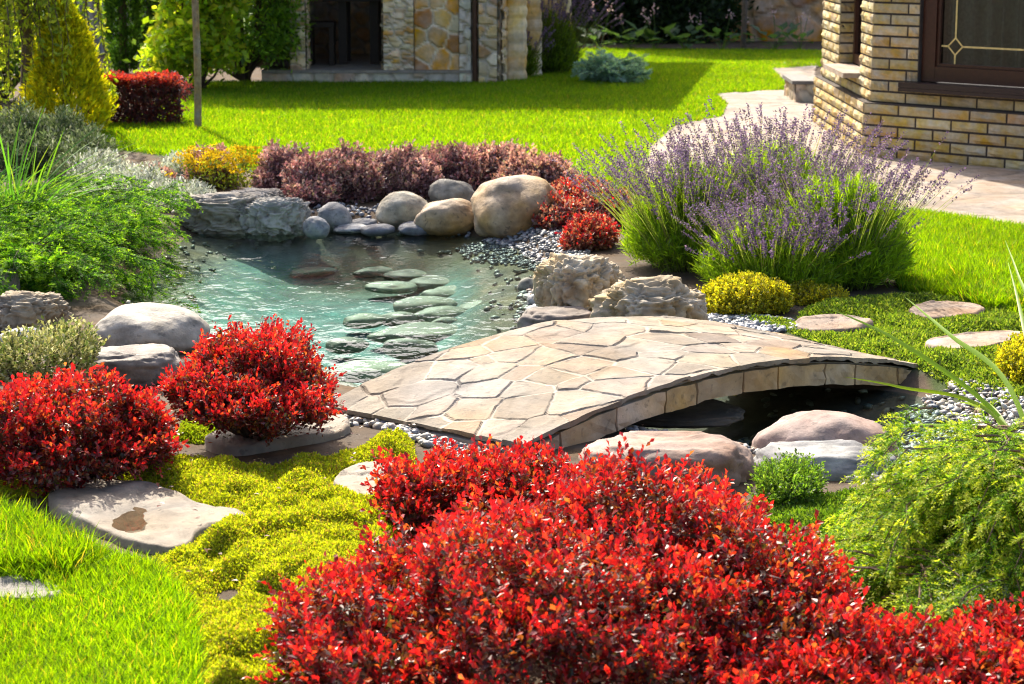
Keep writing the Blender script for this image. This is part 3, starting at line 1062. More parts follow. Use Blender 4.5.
RED = [(4, .22, .008, .010), (5, .10, .006, .010), (2.2, .28, .045, .010), (2.2, .26, .10, .018), (3, .10, .045, .014), (1.8, .06, .06, .014)]
REDTIP = [(6, .46, .014, .016), (2.4, .48, .045, .018), (3, .28, .008, .018), (1.2, .46, .13, .03)]
REDDARK = [(5, .30, .012, .022), (3, .20, .010, .018), (2, .36, .045, .02), (1, .12, .05, .02)]
PURP = [(5, .23, .105, .12), (3, .33, .18, .18), (2, .13, .055, .07), (1.5, .40, .26, .21), (1, .17, .16, .08)]
PURPTIP = [(4, .48, .29, .27), (2, .28, .13, .13), (3, .55, .39, .30), (1, .3, .28, .14)]
M_purple = foliage('purple_leaf', .4, (1.4, 1.15, .95), .45, 1.5, 1.0, .15)

def shrub(name, label, lobes, n, slen, nleaf, ll, lw, pal, tip=None, mat=None, fill=1.0, top=-.2, lump=.14, seed=0, group=None, cat='shrub', up=.8, jit=.35, stem_n=45, stem_col=(.09, .05, .035), clump=0.):
    lo = np.array(lobes)
    base = np.array([lo[:, 0].mean(), lo[:, 1].mean(), 0])
    base[2] = gz(base[0], base[1])
    t = thing(name, label, cat, base, group)
    P, N = lobe_sample(lobes, n, top, lump, seed)
    if clump:
        # tufts push out and fall back, so the outline stays uneven
        P = P + N * (clump * (np.minimum(fbm(P * 8, 2, seed + 3), .35) - .18))[:, None]
    g = Geo()
    shoots(g, P, N, slen, nleaf, ll, lw, pal, tip, up, jit)
    # inside of the shrub: older leaves on the twigs
    m = int(n * 5 * fill)
    if m:
        Q, QN = lobe_sample(lobes, m, -.6, lump, seed)
        ctr = lo[:, :3].mean(0)
        Q = Q - QN * rng.uniform(.02, .30, (m, 1)) * np.array([np.mean(lo[:, 3:6])])
        ok = Q[:, 2] > gh(Q[:, 0], Q[:, 1])
        Q, QN = Q[ok], QN[ok]
        leaves(g, Q, unit(QN * .6 + rdir(len(Q))), rdir(len(Q)), ll * rng.uniform(.7, 1.2, len(Q)), lw * rng.uniform(.8, 1.2, len(Q)), pick(pal, len(Q)), .15, .6)
    part(g, 'foliage', mat or M_leaf, t)
    s = Geo()
    stems(s, base, P, .007, stem_col, stem_n)
    part(s, 'stem', M_bark, t)
    return t

REDG = 'red-leaved barberry shrubs'
# foreground
shrub('barberry_shrub', 'wide bright red leafy shrub, by far the largest, at the near edge', pxlobes([
    (560, 650, 5.0, 160, 98, .38), (400, 664, 4.95, 108, 62, .30), (455, 602, 5.35, 105, 62, .30), (630, 575, 5.5, 105, 80, .32), (735, 615, 5.25, 100, 78, .32), (690, 535, 5.75, 52, 42, .22),
    (800, 655, 5.0, 62, 50, .26), (600, 535, 5.75, 66, 46, .25), (330, 660, 5.0, 48, 54, .22), (520, 552, 5.6, 56, 42, .22), (850, 668, 4.9, 36, 30, .18), (745, 545, 5.6, 30, 30, .15)]),
    4200, (.06, .15), 14, .022, .013, RED, REDTIP, M_red, .75, -.3, .26, 3, REDG, clump=.17)
shrub('barberry_shrub', 'upright red shrub beside the bridge corner, joining the largest red one', pxlobes([
    (425, 504, 6.0, 42, 38, .18), (470, 490, 6.1, 44, 28, .18), (530, 494, 6.05, 42, 26, .18), (402, 490, 6.05, 22, 18, .12), (440, 468, 6.1, 16, 15, .1)]),
    760, (.05, .14), 13, .022, .013, RED, REDTIP, M_red, 1.1, -.3, .2, 4, REDG, clump=.08)
shrub('barberry_shrub', 'red shrub by the silver foliage and the weeping conifer, lowest of all', pxlobes([
    (905, 684, 4.85, 48, 36, .2), (975, 676, 4.9, 52, 36, .2), (1030, 674, 4.9, 44, 38, .2), (800, 700, 4.75, 90, 24, .2)]),
    950, (.05, .13), 12, .0235, .0135, RED, REDTIP, M_red, 1.2, -.3, .2, 5, REDG, clump=.08)
# left bank
shrub('barberry_shrub', 'rounded red shrub beside the variegated shrub and folded boulder', pxlobes([
    (78, 432, 6.55, 76, 38, .28), (30, 436, 6.5, 54, 36, .25), (136, 428, 6.6, 34, 26, .2), (78, 405, 6.75, 34, 18, .2), (28, 404, 6.7, 24, 16, .18), (60, 456, 6.4, 60, 20, .22), (115, 450, 6.5, 34, 18, .2)]),
    1750, (.05, .12), 14, .020, .012, RED, REDTIP, M_red, 1.0, -.4, .32, 6, REDG, clump=.14)
shrub('barberry_shrub', 'dense round red shrub between pale boulder and bridge', pxlobes([
    (252, 408, 6.8, 60, 14, .2), (248, 388, 6.95, 62, 30, .28), (222, 358, 7.1, 24, 24, .18), (262, 360, 7.05, 22, 22, .18), (288, 374, 7.0, 28, 22, .2), (198, 390, 6.9, 24, 20, .18), (312, 398, 6.9, 20, 18, .18)]),
    1650, (.05, .12), 14, .019, .0112, RED, REDTIP, M_red, 1.0, -.4, .32, 7, REDG, clump=.14)

# purple row behind the pond, red ones at its end
PG_ = 'purple barberries along the far side of the pond'
row = [(214, 168, 14.3, 22, 22, 'sparse purple shrub with one tall twig behind the yellow flowers'),
       (282, 172, 13.7, 26, 26, 'purple shrub with pink tips beside the yellow flowers, first of the row'),
       (312, 185, 13.35, 24, 25, 'dark low purple shrub behind the pitted pale limestone'),
       (345, 178, 13.5, 36, 30, 'purple shrub behind the blue-grey waterline stone'),
       (398, 176, 13.7, 38, 28, 'broad purple shrub behind the dappled boulder'),
       (447, 170, 14.1, 34, 24, 'purple shrub behind the small grey boulder'),
       (492, 168, 14.3, 32, 24, 'pinkish purple shrub with light tips behind the largest boulder'),
       (538, 178, 14.0, 34, 26, 'pale pinkish bronze shrub at the lavender end of the row')]
for i, (a, b, t, w, h, lb) in enumerate(row):
    b, t = b + 5, t - .2
    shrub('barberry_shrub', lb, pxlobes([(a, b, t, w, h, .22), (a - w * .45, b + h * .25, t - .1, w * .6, h * .7, .18), (a + w * .45, b + h * .2, t - .1, w * .6, h * .75, .18)]),
          650, (.05, .13), 10, .030, .018, PURP, (PURPTIP, PURPTIP + [(4, .58, .38, .36)], PURPTIP + [(3, .42, .17, .19)])[i % 3] if i < 6 else PURPTIP + [(5, .60, .36, .25)], M_purple, 1.5, -.2, .2, 20 + i, PG_, clump=.09)
shrub('barberry_shrub', 'orange-red shrub between the largest boulder and lavender', pxlobes([(578, 206, 12.9, 36, 25, .24), (556, 220, 12.7, 24, 17, .2), (604, 214, 12.8, 24, 22, .2)]),
      700, (.04, .1), 10, .026, .015, RED + PURP[:3], REDTIP + [(8, .42, .19, .11), (4, .5, .3, .18)], M_purple, 1.5, -.2, .15, 31, REDG, clump=.04)
shrub('barberry_shrub', 'small bronze-red shrub below the lavender by the pebble shore', pxlobes([(592, 238, 11.6, 22, 18, .16), (578, 244, 11.5, 14, 12, .12)]),
      380, (.04, .09), 10, .024, .014, [(3, .30, .09, .05), (2, .3, .13, .06), (1, .2, .05, .04)], REDTIP + [(6, .42, .2, .1)], M_purple, 1.5, -.2, .15, 32, REDG, clump=.03)
shrub('barberry_shrub', 'tiny bronze shrub among the silver foliage by the lawn', pxlobes([(158, 184, 14.2, 14, 12, .12)]), 170, (.04, .09), 10, .028, .016, PURP, PURPTIP, M_purple, 1.2, -.2, .15, 33, PG_)

# yellow shrubs by the bridge
YEL = [(4, .40, .38, .02), (3, .48, .42, .03), (2.5, .22, .26, .03)]
shrub('golden_barberry', 'round golden yellow shrub beside the pitted limestone and bridge', pxlobes([(746, 302, 9.6, 40, 22, .18), (725, 306, 9.5, 20, 16, .12), (770, 304, 9.5, 20, 17, .12)]), 900, (.03, .07), 10, .016, .010, YEL, None, M_leaf, 1.5, -.2, .12, 41, 'golden shrubs')
shrub('golden_barberry', 'small shaded golden shrub tucked under the lavender', pxlobes([(806, 298, 9.9, 20, 11, .12), (830, 300, 9.9, 16, 9, .1)]), 320, (.03, .06), 9, .015, .009, YEL, None, M_leaf, 1.2, -.2, .12, 42, 'golden shrubs')
shrub('golden_barberry', 'golden yellow shrub behind the long arching blades', pxlobes([(1022, 372, 7.9, 20, 24, .16), (1036, 360, 8.0, 22, 22, .14)]), 500, (.03, .07), 10, .017, .011, YEL, None, M_leaf, 1.5, -.2, .12, 43, 'golden shrubs')
shrub('variegated_shrub', 'loose cream-edged variegated shrub in front of the tan limestone', pxlobes([(40, 362, 7.5, 46, 24, .18), (70, 352, 7.6, 24, 20, .14), (10, 365, 7.5, 22, 22, .14)]), 420, (.05, .12), 10, .020, .012,
      [(3, .36, .36, .12), (2, .50, .48, .26), (2, .16, .22, .05)], None, M_silver, .6, -.2, .2, 44)
shrub('green_shrub', 'small fresh green plant between the grey veined rock and red shrub', pxlobes([(785, 492, 6.3, 26, 24, .12), (800, 484, 6.35, 18, 16, .1)]), 420, (.04, .09), 10, .015, .007, [(3, .10, .20, .03), (2, .16, .26, .05)], None, M_leaf, 1, -.2, .2, 45)

# silver foliage
SILV = [(4, .52, .55, .47), (2, .38, .43, .33), (2, .64, .66, .60)]
shrub('silver_plant', 'silvery white feathery plant beside the red shrub and weeping conifer', pxlobes([(975, 612, 5.3, 46, 28, .16), (1015, 605, 5.35, 26, 26, .14), (945, 622, 5.2, 22, 16, .1)]), 420, (.06, .12), 12, .020, .0045, SILV, None, M_silver, .8, -.2, .15, 51, 'silver-leaved plants')
for i, (a, b, t, w, h, lb) in enumerate([(132, 190, 14.0, 34, 18, 'pale silver mat between juniper and the tiny bronze shrub'), (180, 202, 13.7, 30, 13, 'pale silver mat touching the long pitted limestone'),
                                         (100, 178, 14.4, 26, 18, 'silver-grey bush at the corner of the sunlit lawn'), (185, 172, 14.6, 22, 12, 'small silver tuft behind the tiny bronze shrub')]):
    shrub('silver_plant', lb, pxlobes([(a, b, t, w, h, .25), (a + w * .4, b + 3, t - .1, w * .6, h * .8, .2)]), 420, (.06, .12), 9, .032, .010, SILV + [(1, .25, .3, .12)], None, M_silver, 1, -.2, .2, 52 + i, 'silver-leaved plants')
GG = [(4, .13, .18, .07), (2, .20, .24, .13), (2, .08, .12, .04), (1, .3, .33, .24)]
for i, (a, b, t, w, h, lb) in enumerate([(20, 150, 14.8, 36, 34, 'grey-green bush at the foot of the weeping tree'), (62, 150, 15.0, 30, 30, 'grey-green bush below the golden conifer'), (88, 165, 14.7, 22, 22, 'small grey-green bush beside the shaded lawn corner')]):
    shrub('grey_green_bush', lb, pxlobes([(a, b, t, w, h, .3), (a - 10, b + 12, t - .2, w * .8, h * .7, .25)]), 520, (.08, .18), 9, .045, .013, GG, None, M_silver, 1.2, -.2, .2, 60 + i, 'grey-green bushes')

# yellow sedum flowers in front of the purple shrubs
def sedum(label, px, py, t, w, n, seed):
    c, _ = G(px, py)
    th = thing('yellow_flower', label, 'flowers', (c[0], c[1], gz(c[0], c[1])), 'yellow flower clumps')
    g = Geo()
    f = Geo()
    rw = w / F * t
    base = np.stack([c[0] + rng.normal(0, rw * .5, n), c[1] + rng.normal(0, .12, n), np.zeros(n)], 1)
    h = rng.uniform(.12, .26, n)
    tip = base + np.stack([rng.normal(0, .03, n), rng.normal(0, .03, n), h], 1)
    for k in range(5):
        u = rng.uniform(.1, .9, n)[:, None]
        leaves(g, base * (1 - u) + tip * u, unit(rdir(n) + np.array([0, 0, .6])), rdir(n), .035, .014, pick([(2, .12, .18, .03), (2, .2, .22, .03)], n))
    part(g, 'foliage', M_leaf, th)
    for k in range(n):
        f = Geo()
        off = rng.normal(0, .016, (14, 3)) * np.array([1, 1, .35])
        leaves(f, tip[k] + off, unit(rdir(14) * .7 + np.array([0, 0, .6])), rdir(14), .018, .014, pick([(3, .60, .44, .01), (2, .56, .48, .02), (1, .5, .32, .01)], 14))
        part(f, 'blossom', M_flower, th)
sedum('tall golden yellow flower clump beneath the sparse purple shrub', 215, 190, 13.9, 24, 60, 1)
sedum('broad golden yellow flower clump beside the first purple shrub of the row', 246, 190, 13.8, 26, 70, 2)
sedum('short yellow flower clump beside the silver mat and tall golden flowers', 192, 189, 13.9, 12, 26, 3)

# ------------------------------------------------------------------ lavender
def lavender(label, px, py, spread, height, nst, seed, lean=(0, 0), leafn=2600, far=False, dim=1.0):
    c, t = G(px, py)
    b = np.array([c[0], c[1], gz(c[0], c[1])])
    th = thing('lavender', label, 'lavender', b, 'lavender clumps')
    g, f, s = Geo(), Geo(), Geo()
    # narrow leaves on a dome of twigs
    n = leafn
    d = rdir(n)
    d[:, 2] = np.abs(d[:, 2]) * .9 + .15
    d = unit(d)
    r = rng.uniform(.25, 1.0, n)[:, None] ** .6
    p = b + d * r * np.array([spread * .85, spread * .75, height * .78])
    ax = unit(d * .6 + np.array([0, 0, .9]) + .25 * rng.standard_normal((n, 3)))
    for k in range(7):
        q = p + ax * rng.uniform(-.05, .05, (n, 1))
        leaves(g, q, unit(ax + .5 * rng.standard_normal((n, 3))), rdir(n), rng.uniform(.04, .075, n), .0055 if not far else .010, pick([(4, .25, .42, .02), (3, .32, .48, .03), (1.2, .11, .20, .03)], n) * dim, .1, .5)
    # flower stalks
    m = nst
    a = rng.uniform(0, 6.28, m)
    q = rng.uniform(0, 1, m) ** .6
    rad = np.stack([np.cos(a), np.sin(a), np.zeros(m)], 1)
    base = b + rad * (q * spread * .5)[:, None]
    out = unit(rad * (q * .40)[:, None] + np.array([lean[0], lean[1], 1.0]) + .10 * rng.standard_normal((m, 3)))
    Ls = height * rng.uniform(.72, 1.08, m) * (1.0 + .15 * q)
    bend = np.stack([rad[:, 0] * .15 * q, rad[:, 1] * .15 * q, -.12 * q], 1)
    side = unit(np.cross(out, np.array([0.2, 1, 0])))
    out = unit(out + .06 * rng.standard_normal((m, 3)))
    bend = bend + .05 * rng.standard_normal((m, 3))
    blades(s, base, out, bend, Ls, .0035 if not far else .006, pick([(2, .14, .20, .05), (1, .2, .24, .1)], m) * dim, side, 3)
    tip = base + (out + bend) * Ls[:, None]
    dr = unit(out + 2 * bend)
    for k in range(8):
        o = tip - dr * (.012 * k + (k > 5) * .02)
        nl = 5
        for z in range(nl):
            rd = unit(rdir(m) + dr * .5)
            leaves(f, o + rd * .003, rd, dr, rng.uniform(.0105, .016, m) * (1.4 if far else 1) * (1 - .04 * k), .008 * (1.6 if far else 1), pick([(4, .19, .13, .25), (3, .10, .07, .135), (2, .30, .22, .36), (1.6, .17, .15, .14)], m), .1, .5)
    part(g, 'foliage', M_leaf, th)
    part(s, 'stalk', M_leaf, th)
    part(f, 'flower_spike', M_flower, th)
lavender('lavender clump with the densest purple spikes, nearest the pond and bronze-red shrub', 690, 268, .38, .60, 430, 1, (-.12, -.05), 4200)
lavender('middle lavender clump standing tallest in front of the paved path', 772, 262, .44, .70, 390, 2, (0, 0), 5400)
lavender('lavender clump leaning over the lawn, closest to the house', 838, 284, .39, .60, 270, 3, (.06, -.05), 6600)
lavender('lavender clump spilling dark spikes over the golden shrubs', 772, 290, .40, .42, 330, 4, (-.05, -.2), 2600)
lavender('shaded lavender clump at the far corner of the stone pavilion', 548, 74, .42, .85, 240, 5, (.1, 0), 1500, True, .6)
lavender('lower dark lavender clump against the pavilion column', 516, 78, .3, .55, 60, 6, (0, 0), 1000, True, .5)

# ------------------------------------------------------------------ conifer sprays
def sprays(geo, wood, starts, dirs, Ls, droop, side_len, nb, leaflet, lw, pal, tippal=None, wr=.006, flat=.9, woodcol=(.12, .075, .05), npt=9, per=8):
    """arching branches carrying flat fans of short needles"""
    for P0, D0, L, dr in zip(starts, dirs, Ls, droop):
        t = np.linspace(0, 1, npt)[:, None]
        D0 = D0 / np.linalg.norm(D0)
        wig = rng.normal(0, .03, (npt, 3)) * t * L
        pts = P0 + D0 * L * t + np.array([0, 0, -1]) * dr * L * t * t + wig
        tube(wood, pts, np.linspace(wr, wr * .3, npt), woodcol, 4)
        tt = rng.uniform(.12, 1.0, nb)
        idx = tt * (npt - 1)
        i0 = np.minimum(idx.astype(int), npt - 2)
        fr = (idx - i0)[:, None]
        B = pts[i0] * (1 - fr) + pts[i0 + 1] * fr
        T = unit(pts[i0 + 1] - pts[i0])
        S = unit(np.cross(T, np.array([0, 0, 1.0])))
        Up = np.cross(S, T)
        sg = rng.choice([-1, 1], nb)[:, None]
        bd = unit(T * rng.uniform(.5, 1.1, (nb, 1)) + S * sg * flat + Up * rng.normal(.1, .3, (nb, 1)) + np.array([0, 0, -1]) * rng.uniform(-.1, .35, (nb, 1)))
        bl = side_len * rng.uniform(.5, 1.1, nb) * (1.1 - .6 * tt)
        nn = per
        u = np.tile(np.linspace(.05, 1, nn), nb)
        Bq = np.repeat(B, nn, 0) + np.repeat(bd * bl[:, None], nn, 0) * u[:, None] + np.array([0, 0, -1]) * (u ** 2 * np.repeat(bl, nn) * .18)[:, None]
        dq = np.repeat(bd, nn, 0)
        sq = unit(np.cross(dq, np.repeat(Up, nn, 0) + .4 * rng.standard_normal((nb * nn, 3))))
        for sgn in (-1, 1):
            d = unit(dq * .9 + sq * sgn * .8 + .25 * rng.standard_normal(dq.shape))
            c = pick(pal, len(d), .2)
            if tippal is not None:
                tp = u > .6
                c[tp] = pick(tippal, int(tp.sum()), .2)
            leaves(geo, Bq, d, unit(np.repeat(Up, nn, 0) + .5 * rng.standard_normal(d.shape)), leaflet * rng.uniform(.6, 1.2, len(d)), lw, c, .1, .5)

JUN = [(4, .05, .155, .014), (3, .085, .215, .018), (2.4, .028, .085, .010)]
JUNT = [(3, .15, .31, .02), (2, .23, .38, .03)]
def juniper():
    b, _ = G(20, 262)
    th = thing('juniper', 'spreading bright green juniper reaching over the pond edge', 'conifer', (b[0], b[1], 0))
    g, w = Geo(), Geo()
    n = 270
    a = rng.uniform(-1.5, 1.75, n)
    # origins along a line of trunks running back from the bank
    o = np.stack([b[0] + rng.uniform(-.45, .25, n), b[1] + rng.uniform(-1.3, 1.0, n), rng.uniform(.02, .20, n)], 1)
    d = np.stack([np.cos(a), np.sin(a) * .9, rng.uniform(.0, .72, n)], 1)
    L = rng.uniform(.30, .70, n) * (.75 + .45 * np.cos(a))
    sprays(g, w, o, d, L, rng.uniform(.15, .5, n), .16, 50, .017, .0058, JUN, JUNT, .004, .8, (.10, .09, .04), per=14)
    part(g, 'foliage', M_needle, th)
    part(w, 'branch', M_bark, th)
juniper()

HEM = [(4, .17, .31, .02), (3, .25, .40, .03), (1.8, .06, .14, .02)]
HEMT = [(3, .40, .49, .04), (2, .50, .54, .08)]
def hemlock():
    b, _ = G(985, 612)
    th = thing('weeping_conifer', 'weeping yellow-green conifer cascading beside the stream', 'conifer', (b[0], b[1], 0))
    g, w = Geo(), Geo()
    tube(w, [b + [0, 0, -.05], b + [.02, .08, .12], b + [.03, .2, .22], b + [.10, .28, .34]], [.022, .02, .015, .01], (.16, .10, .065), 8)
    n = 400
    a = rng.uniform(0, 6.28, n)
    hh = rng.uniform(.03, .27, n)
    top = np.array([b[0] + .13, b[1] + .25, 0])
    low = rng.random(n) < .42
    hh = np.where(low, hh * .5, hh * 1.42)
    o = np.stack([top[0] + rng.normal(0, .09, n) - .20 * low, top[1] + rng.normal(0, .12, n) - .12 * low, hh], 1)
    d = np.stack([np.cos(a), np.sin(a), rng.uniform(.0, .35, n)], 1)
    L = rng.uniform(.22, .46, n) * (1.1 - .2 * hh)
    sprays(g, w, o, d, L, rng.uniform(.4, 1.0, n), .105, 50, .0130, .0042, HEM, HEMT, .0035, .7, (.20, .13, .085), per=12)
    # bare arching boughs on the top
    for p in ([(890, 494, 5.85), (930, 452, 5.9), (985, 430, 5.9), (1034, 424, 5.9)], [(960, 490, 5.75), (995, 456, 5.8), (1035, 440, 5.85)]):
        P = np.array([at(*q) for q in p])
        tt = np.linspace(0, len(P) - 1, 14)
        C = np.stack([np.interp(tt, np.arange(len(P)), P[:, k]) for k in range(3)], 1) + rng.normal(0, .006, (14, 3))
        tube(w, C, np.linspace(.005, .009, 14), (.20, .13, .085), 6)
    part(g, 'foliage', M_needle, th)
    part(w, 'branch', M_bark, th)
hemlock()

# ------------------------------------------------------------------ long blades (iris, daylily)
def blade_clump(name, label, base, n, L, w, lean, spread, pal, seed, wild=.5):
    th = thing(name, label, 'plant', base)
    g = Geo()
    a = rng.uniform(0, 6.28, n)
    d = np.stack([np.cos(a) * spread + lean[0], np.sin(a) * spread + lean[1], np.ones(n)], 1) + .15 * rng.standard_normal((n, 3))
    bend = np.stack([np.cos(a) * .3 * wild + lean[0] * .4, np.sin(a) * .3 * wild, -rng.uniform(.05, .6, n) * wild], 1)
    P = np.asarray(base) + np.stack([rng.normal(0, .06, n), rng.normal(0, .06, n), np.zeros(n)], 1)
    blades(g, P, d, bend, rng.uniform(L * .55, L, n), w, pick(pal, n, .15), None, 8)
    part(g, 'leaf_blade', M_leaf, th)
    return th
BL = [(3, .07, .20, .03), (2, .12, .26, .03), (1, .22, .33, .06)]
b, _ = G(18, 258)
blade_clump('daylily', 'tuft of long arching grassy blades rising out of the juniper', (b[0], b[1], .15), 55, .70, .012, (.42, -.05), .45, BL, 1, .6)
b, _ = G(-20, 200)
blade_clump('daylily', 'blue-green grassy tuft between juniper and grey-green bush', (b[0] + .05, b[1], .05), 60, .30, .010, (.2, 0), .5, [(3, .04, .13, .05), (2, .06, .17, .05)], 2, .6)

def iris():
    b = at(1062, 480, 6.0)
    b[2] = 0.0
    th = thing('iris', 'long yellow-green sword blades arching across the pebble bed', 'plant', b)
    g = Geo()
    for p, w in (([(1050, 462), (1000, 418), (900, 342), (828, 308)], .014), ([(1050, 448), (1010, 388), (950, 335), (905, 297)], .015), ([(1055, 455), (990, 412), (900, 387), (845, 377)], .011),
                 ([(1055, 432), (1030, 360), (1018, 300), (1008, 262)], .011), ([(1060, 428), (1035, 330), (1018, 275), (1005, 240)], .010), ([(1050, 446), (1000, 417), (975, 405), (958, 402)], .013),
                 ([(1040, 445), (1000, 425), (992, 400), (993, 388)], .013), ([(1055, 470), (1000, 440), (930, 425), (880, 432)], .012)):
        P = np.array([at(x, y, 6.05 + .3 * k) for k, (x, y) in enumerate(p)])
        P[0] = b + rng.normal(0, .02, 3) * np.array([1, 1, 0])
        m = 22
        tt = np.linspace(0, len(P) - 1, m)
        # smooth curve through the points
        C = np.zeros((m, 3))
        for q in range(m):
            i = min(int(tt[q]), len(P) - 2)
            f = tt[q] - i
            p0, p1, p2, p3 = P[max(i - 1, 0)], P[i], P[i + 1], P[min(i + 2, len(P) - 1)]
            C[q] = .5 * (2 * p1 + (p2 - p0) * f + (2 * p0 - 5 * p1 + 4 * p2 - p3) * f * f + (3 * p1 - p0 - 3 * p2 + p3) * f ** 3)
        T = unit(np.gradient(C, axis=0))
        S = unit(np.cross(T, unit(np.array([0.0, .95, -.28]) + rng.normal(0, .25, 3))))
        Nn = np.cross(S, T)
        wv = (w * np.minimum(1, (1.02 - np.linspace(0, 1, m)) * 2.2))[:, None]
        V = np.stack([C - S * wv * .5, C - Nn * wv * .12, C + S * wv * .5], 1).reshape(-1, 3)
        g.add(V, grid_faces(m, 3), pick([(1, .26, .42, .03), (1, .20, .36, .03)], 1)[0])
    part(g, 'leaf_blade', M_leaf, th, True)
iris()

# ------------------------------------------------------------------ lawns and ground cover (nobody could count the blades)
GRASS = [(5, .14, .26, .006), (3, .18, .30, .008), (2.4, .08, .18, .008), (.6, .27, .30, .03), (.35, .36, .30, .09), (.8, .06, .14, .01)]
SUNK = rounded(PG([(-40, 592), (0, 584), (40, 588), (66, 600), (58, 612), (10, 612), (-40, 606)]), 2)
def lawn(poly, n, L, w, seg=2, pal=GRASS, name='grass', lean=.35):
    p = scatter(poly, n)
    p = p[sdist(SUNK, p[:, 0], p[:, 1]) < .01 + .03 * rng.random(n) ** 2]
    n = len(p)
    z = gh(p[:, 0], p[:, 1])
    g = Geo()
    D = unit(np.stack([rng.normal(0, lean, n), rng.normal(0, lean, n), np.ones(n)], 1))
    bend = np.stack([rng.normal(0, .2, n), rng.normal(0, .2, n), -rng.uniform(0, .25, n)], 1)
    nz = 1 + .22 * fbm2(p[:, 0], p[:, 1], 2.3, 3, 15)
    c = pick(pal, n, .15) * (1 + .30 * fbm2(p[:, 0], p[:, 1], 1.6, 4, 19))[:, None]
    blades(g, np.concatenate([p, z[:, None]], 1), D, bend, rng.uniform(L * .6, L * 1.15, n) * nz, w, c, None, seg)
    return kind(g.build(name, M_grass), 'stuff')
lawn(LAWN_FAR, 300000, .058, .0062, 2)
lawn(LAWN_R, 60000, .065, .005, 2)
lawn(LAWN_NEAR, 42000, .065, .0036, 3)
tuft = PG([(-30, 522), (20, 530), (55, 548), (100, 570), (70, 586), (-40, 580)])
lawn(tuft, 6500, .11, .004, 4, lean=.4)
edge = PG([(960, 280), (1040, 268), (1050, 315), (990, 312), (950, 300)])
lawn(edge, 12000, .11, .0055, 3, lean=.4)

def mat_cover(name, poly, n, ll, lw, pal, hgt=.05, sc=6, soft=.12, holes=None, thr=-.25, mat=None, up=.7):
    """low cushions of tiny leaves"""
    p = scatter(poly, int(n * 1.6))
    d = sdist(poly, p[:, 0], p[:, 1])
    h = (.5 + .75 * fbm2(p[:, 0], p[:, 1], sc, 3, 31)) * smooth(d / soft) * smooth((fbm2(p[:, 0], p[:, 1], sc * .45, 2, 37) - thr) / .25)
    ok = h > .1
    for hp in holes or ():
        h = h * (.25 + .75 * smooth((-sdist(hp, p[:, 0], p[:, 1]) - .0) / .10))
    ok = h > .06
    for hp in holes or ():
        ok &= sdist(hp, p[:, 0], p[:, 1]) < .01 + .03 * fbm2(p[:, 0], p[:, 1], 14, 2, 5)
    p, h = p[ok][:n], h[ok][:n]
    m = len(p)
    z = gh(p[:, 0], p[:, 1]) + hgt * h - rng.uniform(0, .018, m)
    g = Geo()
    tone = (1 + .25 * fbm2(p[:, 0], p[:, 1], sc * 1.3, 3, 41))[:, None]
    P = np.stack([p[:, 0], p[:, 1], z], 1)
    leaves(g, P, unit(rdir(m) * .8 + np.array([0, 0, up])), rdir(m), ll * rng.uniform(.6, 1.3, m), lw * rng.uniform(.7, 1.2, m), np.clip(pick(pal, m, .2) * tone, .004, .9), .15, .55)
    # the cushion underneath
    lo, hi = poly.min(0), poly.max(0)
    xs, ys = np.arange(lo[0], hi[0], .025), np.arange(lo[1], hi[1], .025)
    X, Y = np.meshgrid(xs, ys, indexing='ij')
    x, y = X.ravel(), Y.ravel()
    hh = (.5 + .75 * fbm2(x, y, sc, 3, 31)) * smooth(sdist(poly, x, y) / soft) * smooth((fbm2(x, y, sc * .45, 2, 37) - thr) / .25)
    keep = hh > .1
    for hp in holes or ():
        hh = hh * (.25 + .75 * smooth((-sdist(hp, x, y)) / .10))
    keep = hh > .06
    for hp in holes or ():
        keep &= sdist(hp, x, y) < 0
    V = np.stack([x, y, gh(x, y) + hgt * hh - .02], 1)
    Fc = grid_faces(len(xs), len(ys))
    Fc = Fc[keep[Fc].all(1)]
    pm = np.asarray(pal)
    mean = (pm[:, 1:] * pm[:, :1]).sum(0) / pm[:, 0].sum()
    g.add(V, Fc, mean * .55)
    return kind(g.build(name, mat or M_moss), 'stuff')

STONES = [rounded(PG(q), 2) for q in ([(198, 447), (225, 436), (285, 425), (330, 420), (352, 428), (345, 440), (280, 450), (230, 458)],
          [(46, 505), (75, 488), (130, 490), (168, 498), (200, 516), (255, 524), (235, 536), (200, 540), (185, 560), (130, 552), (95, 535), (58, 520)],
          [(332, 484), (362, 474), (395, 472), (412, 482), (400, 505), (365, 512), (335, 498)],
          [(792, 326), (815, 320), (850, 320), (880, 328), (860, 336), (800, 336)], [(905, 312), (930, 306), (972, 306), (990, 314), (965, 322), (920, 322)], [(915, 348), (950, 340), (1010, 335), (1030, 340), (1000, 350), (955, 357)])]
MOSSP = [(5, .37, .42, .02), (3, .28, .35, .025), (2, .47, .47, .04), (1.2, .38, .27, .09)]
mat_cover('moss', MOSS, 150000, .011, .005, MOSSP, .105, 6.5, .10, STONES, -.62)
mat_cover('moss', MOSS2, 22000, .013, .0055, MOSSP, .06, 6, .08, STONES, -.4)
mat_cover('moss', PG([(170, 440), (180, 420), (205, 412), (240, 425), (235, 440), (200, 446)]), 12000, .012, .005, [(3, .19, .28, .02), (2, .28, .33, .03)], .06, 6, .06, STONES, -.6)
mat_cover('moss', PG([(38, 492), (60, 478), (92, 484), (80, 498), (48, 500)]), 5000, .012, .005, [(3, .17, .26, .02), (2, .26, .32, .03)], .06, 7, .05, None, -.6)
mat_cover('ground_cover', PG([(735, 505), (790, 500), (850, 490), (905, 500), (940, 560), (900, 600), (820, 570), (770, 530)]), 22000, .014, .006, [(4, .10, .20, .03), (3, .16, .25, .04), (1.5, .06, .12, .02)], .05, 7, .06, None, -.6)
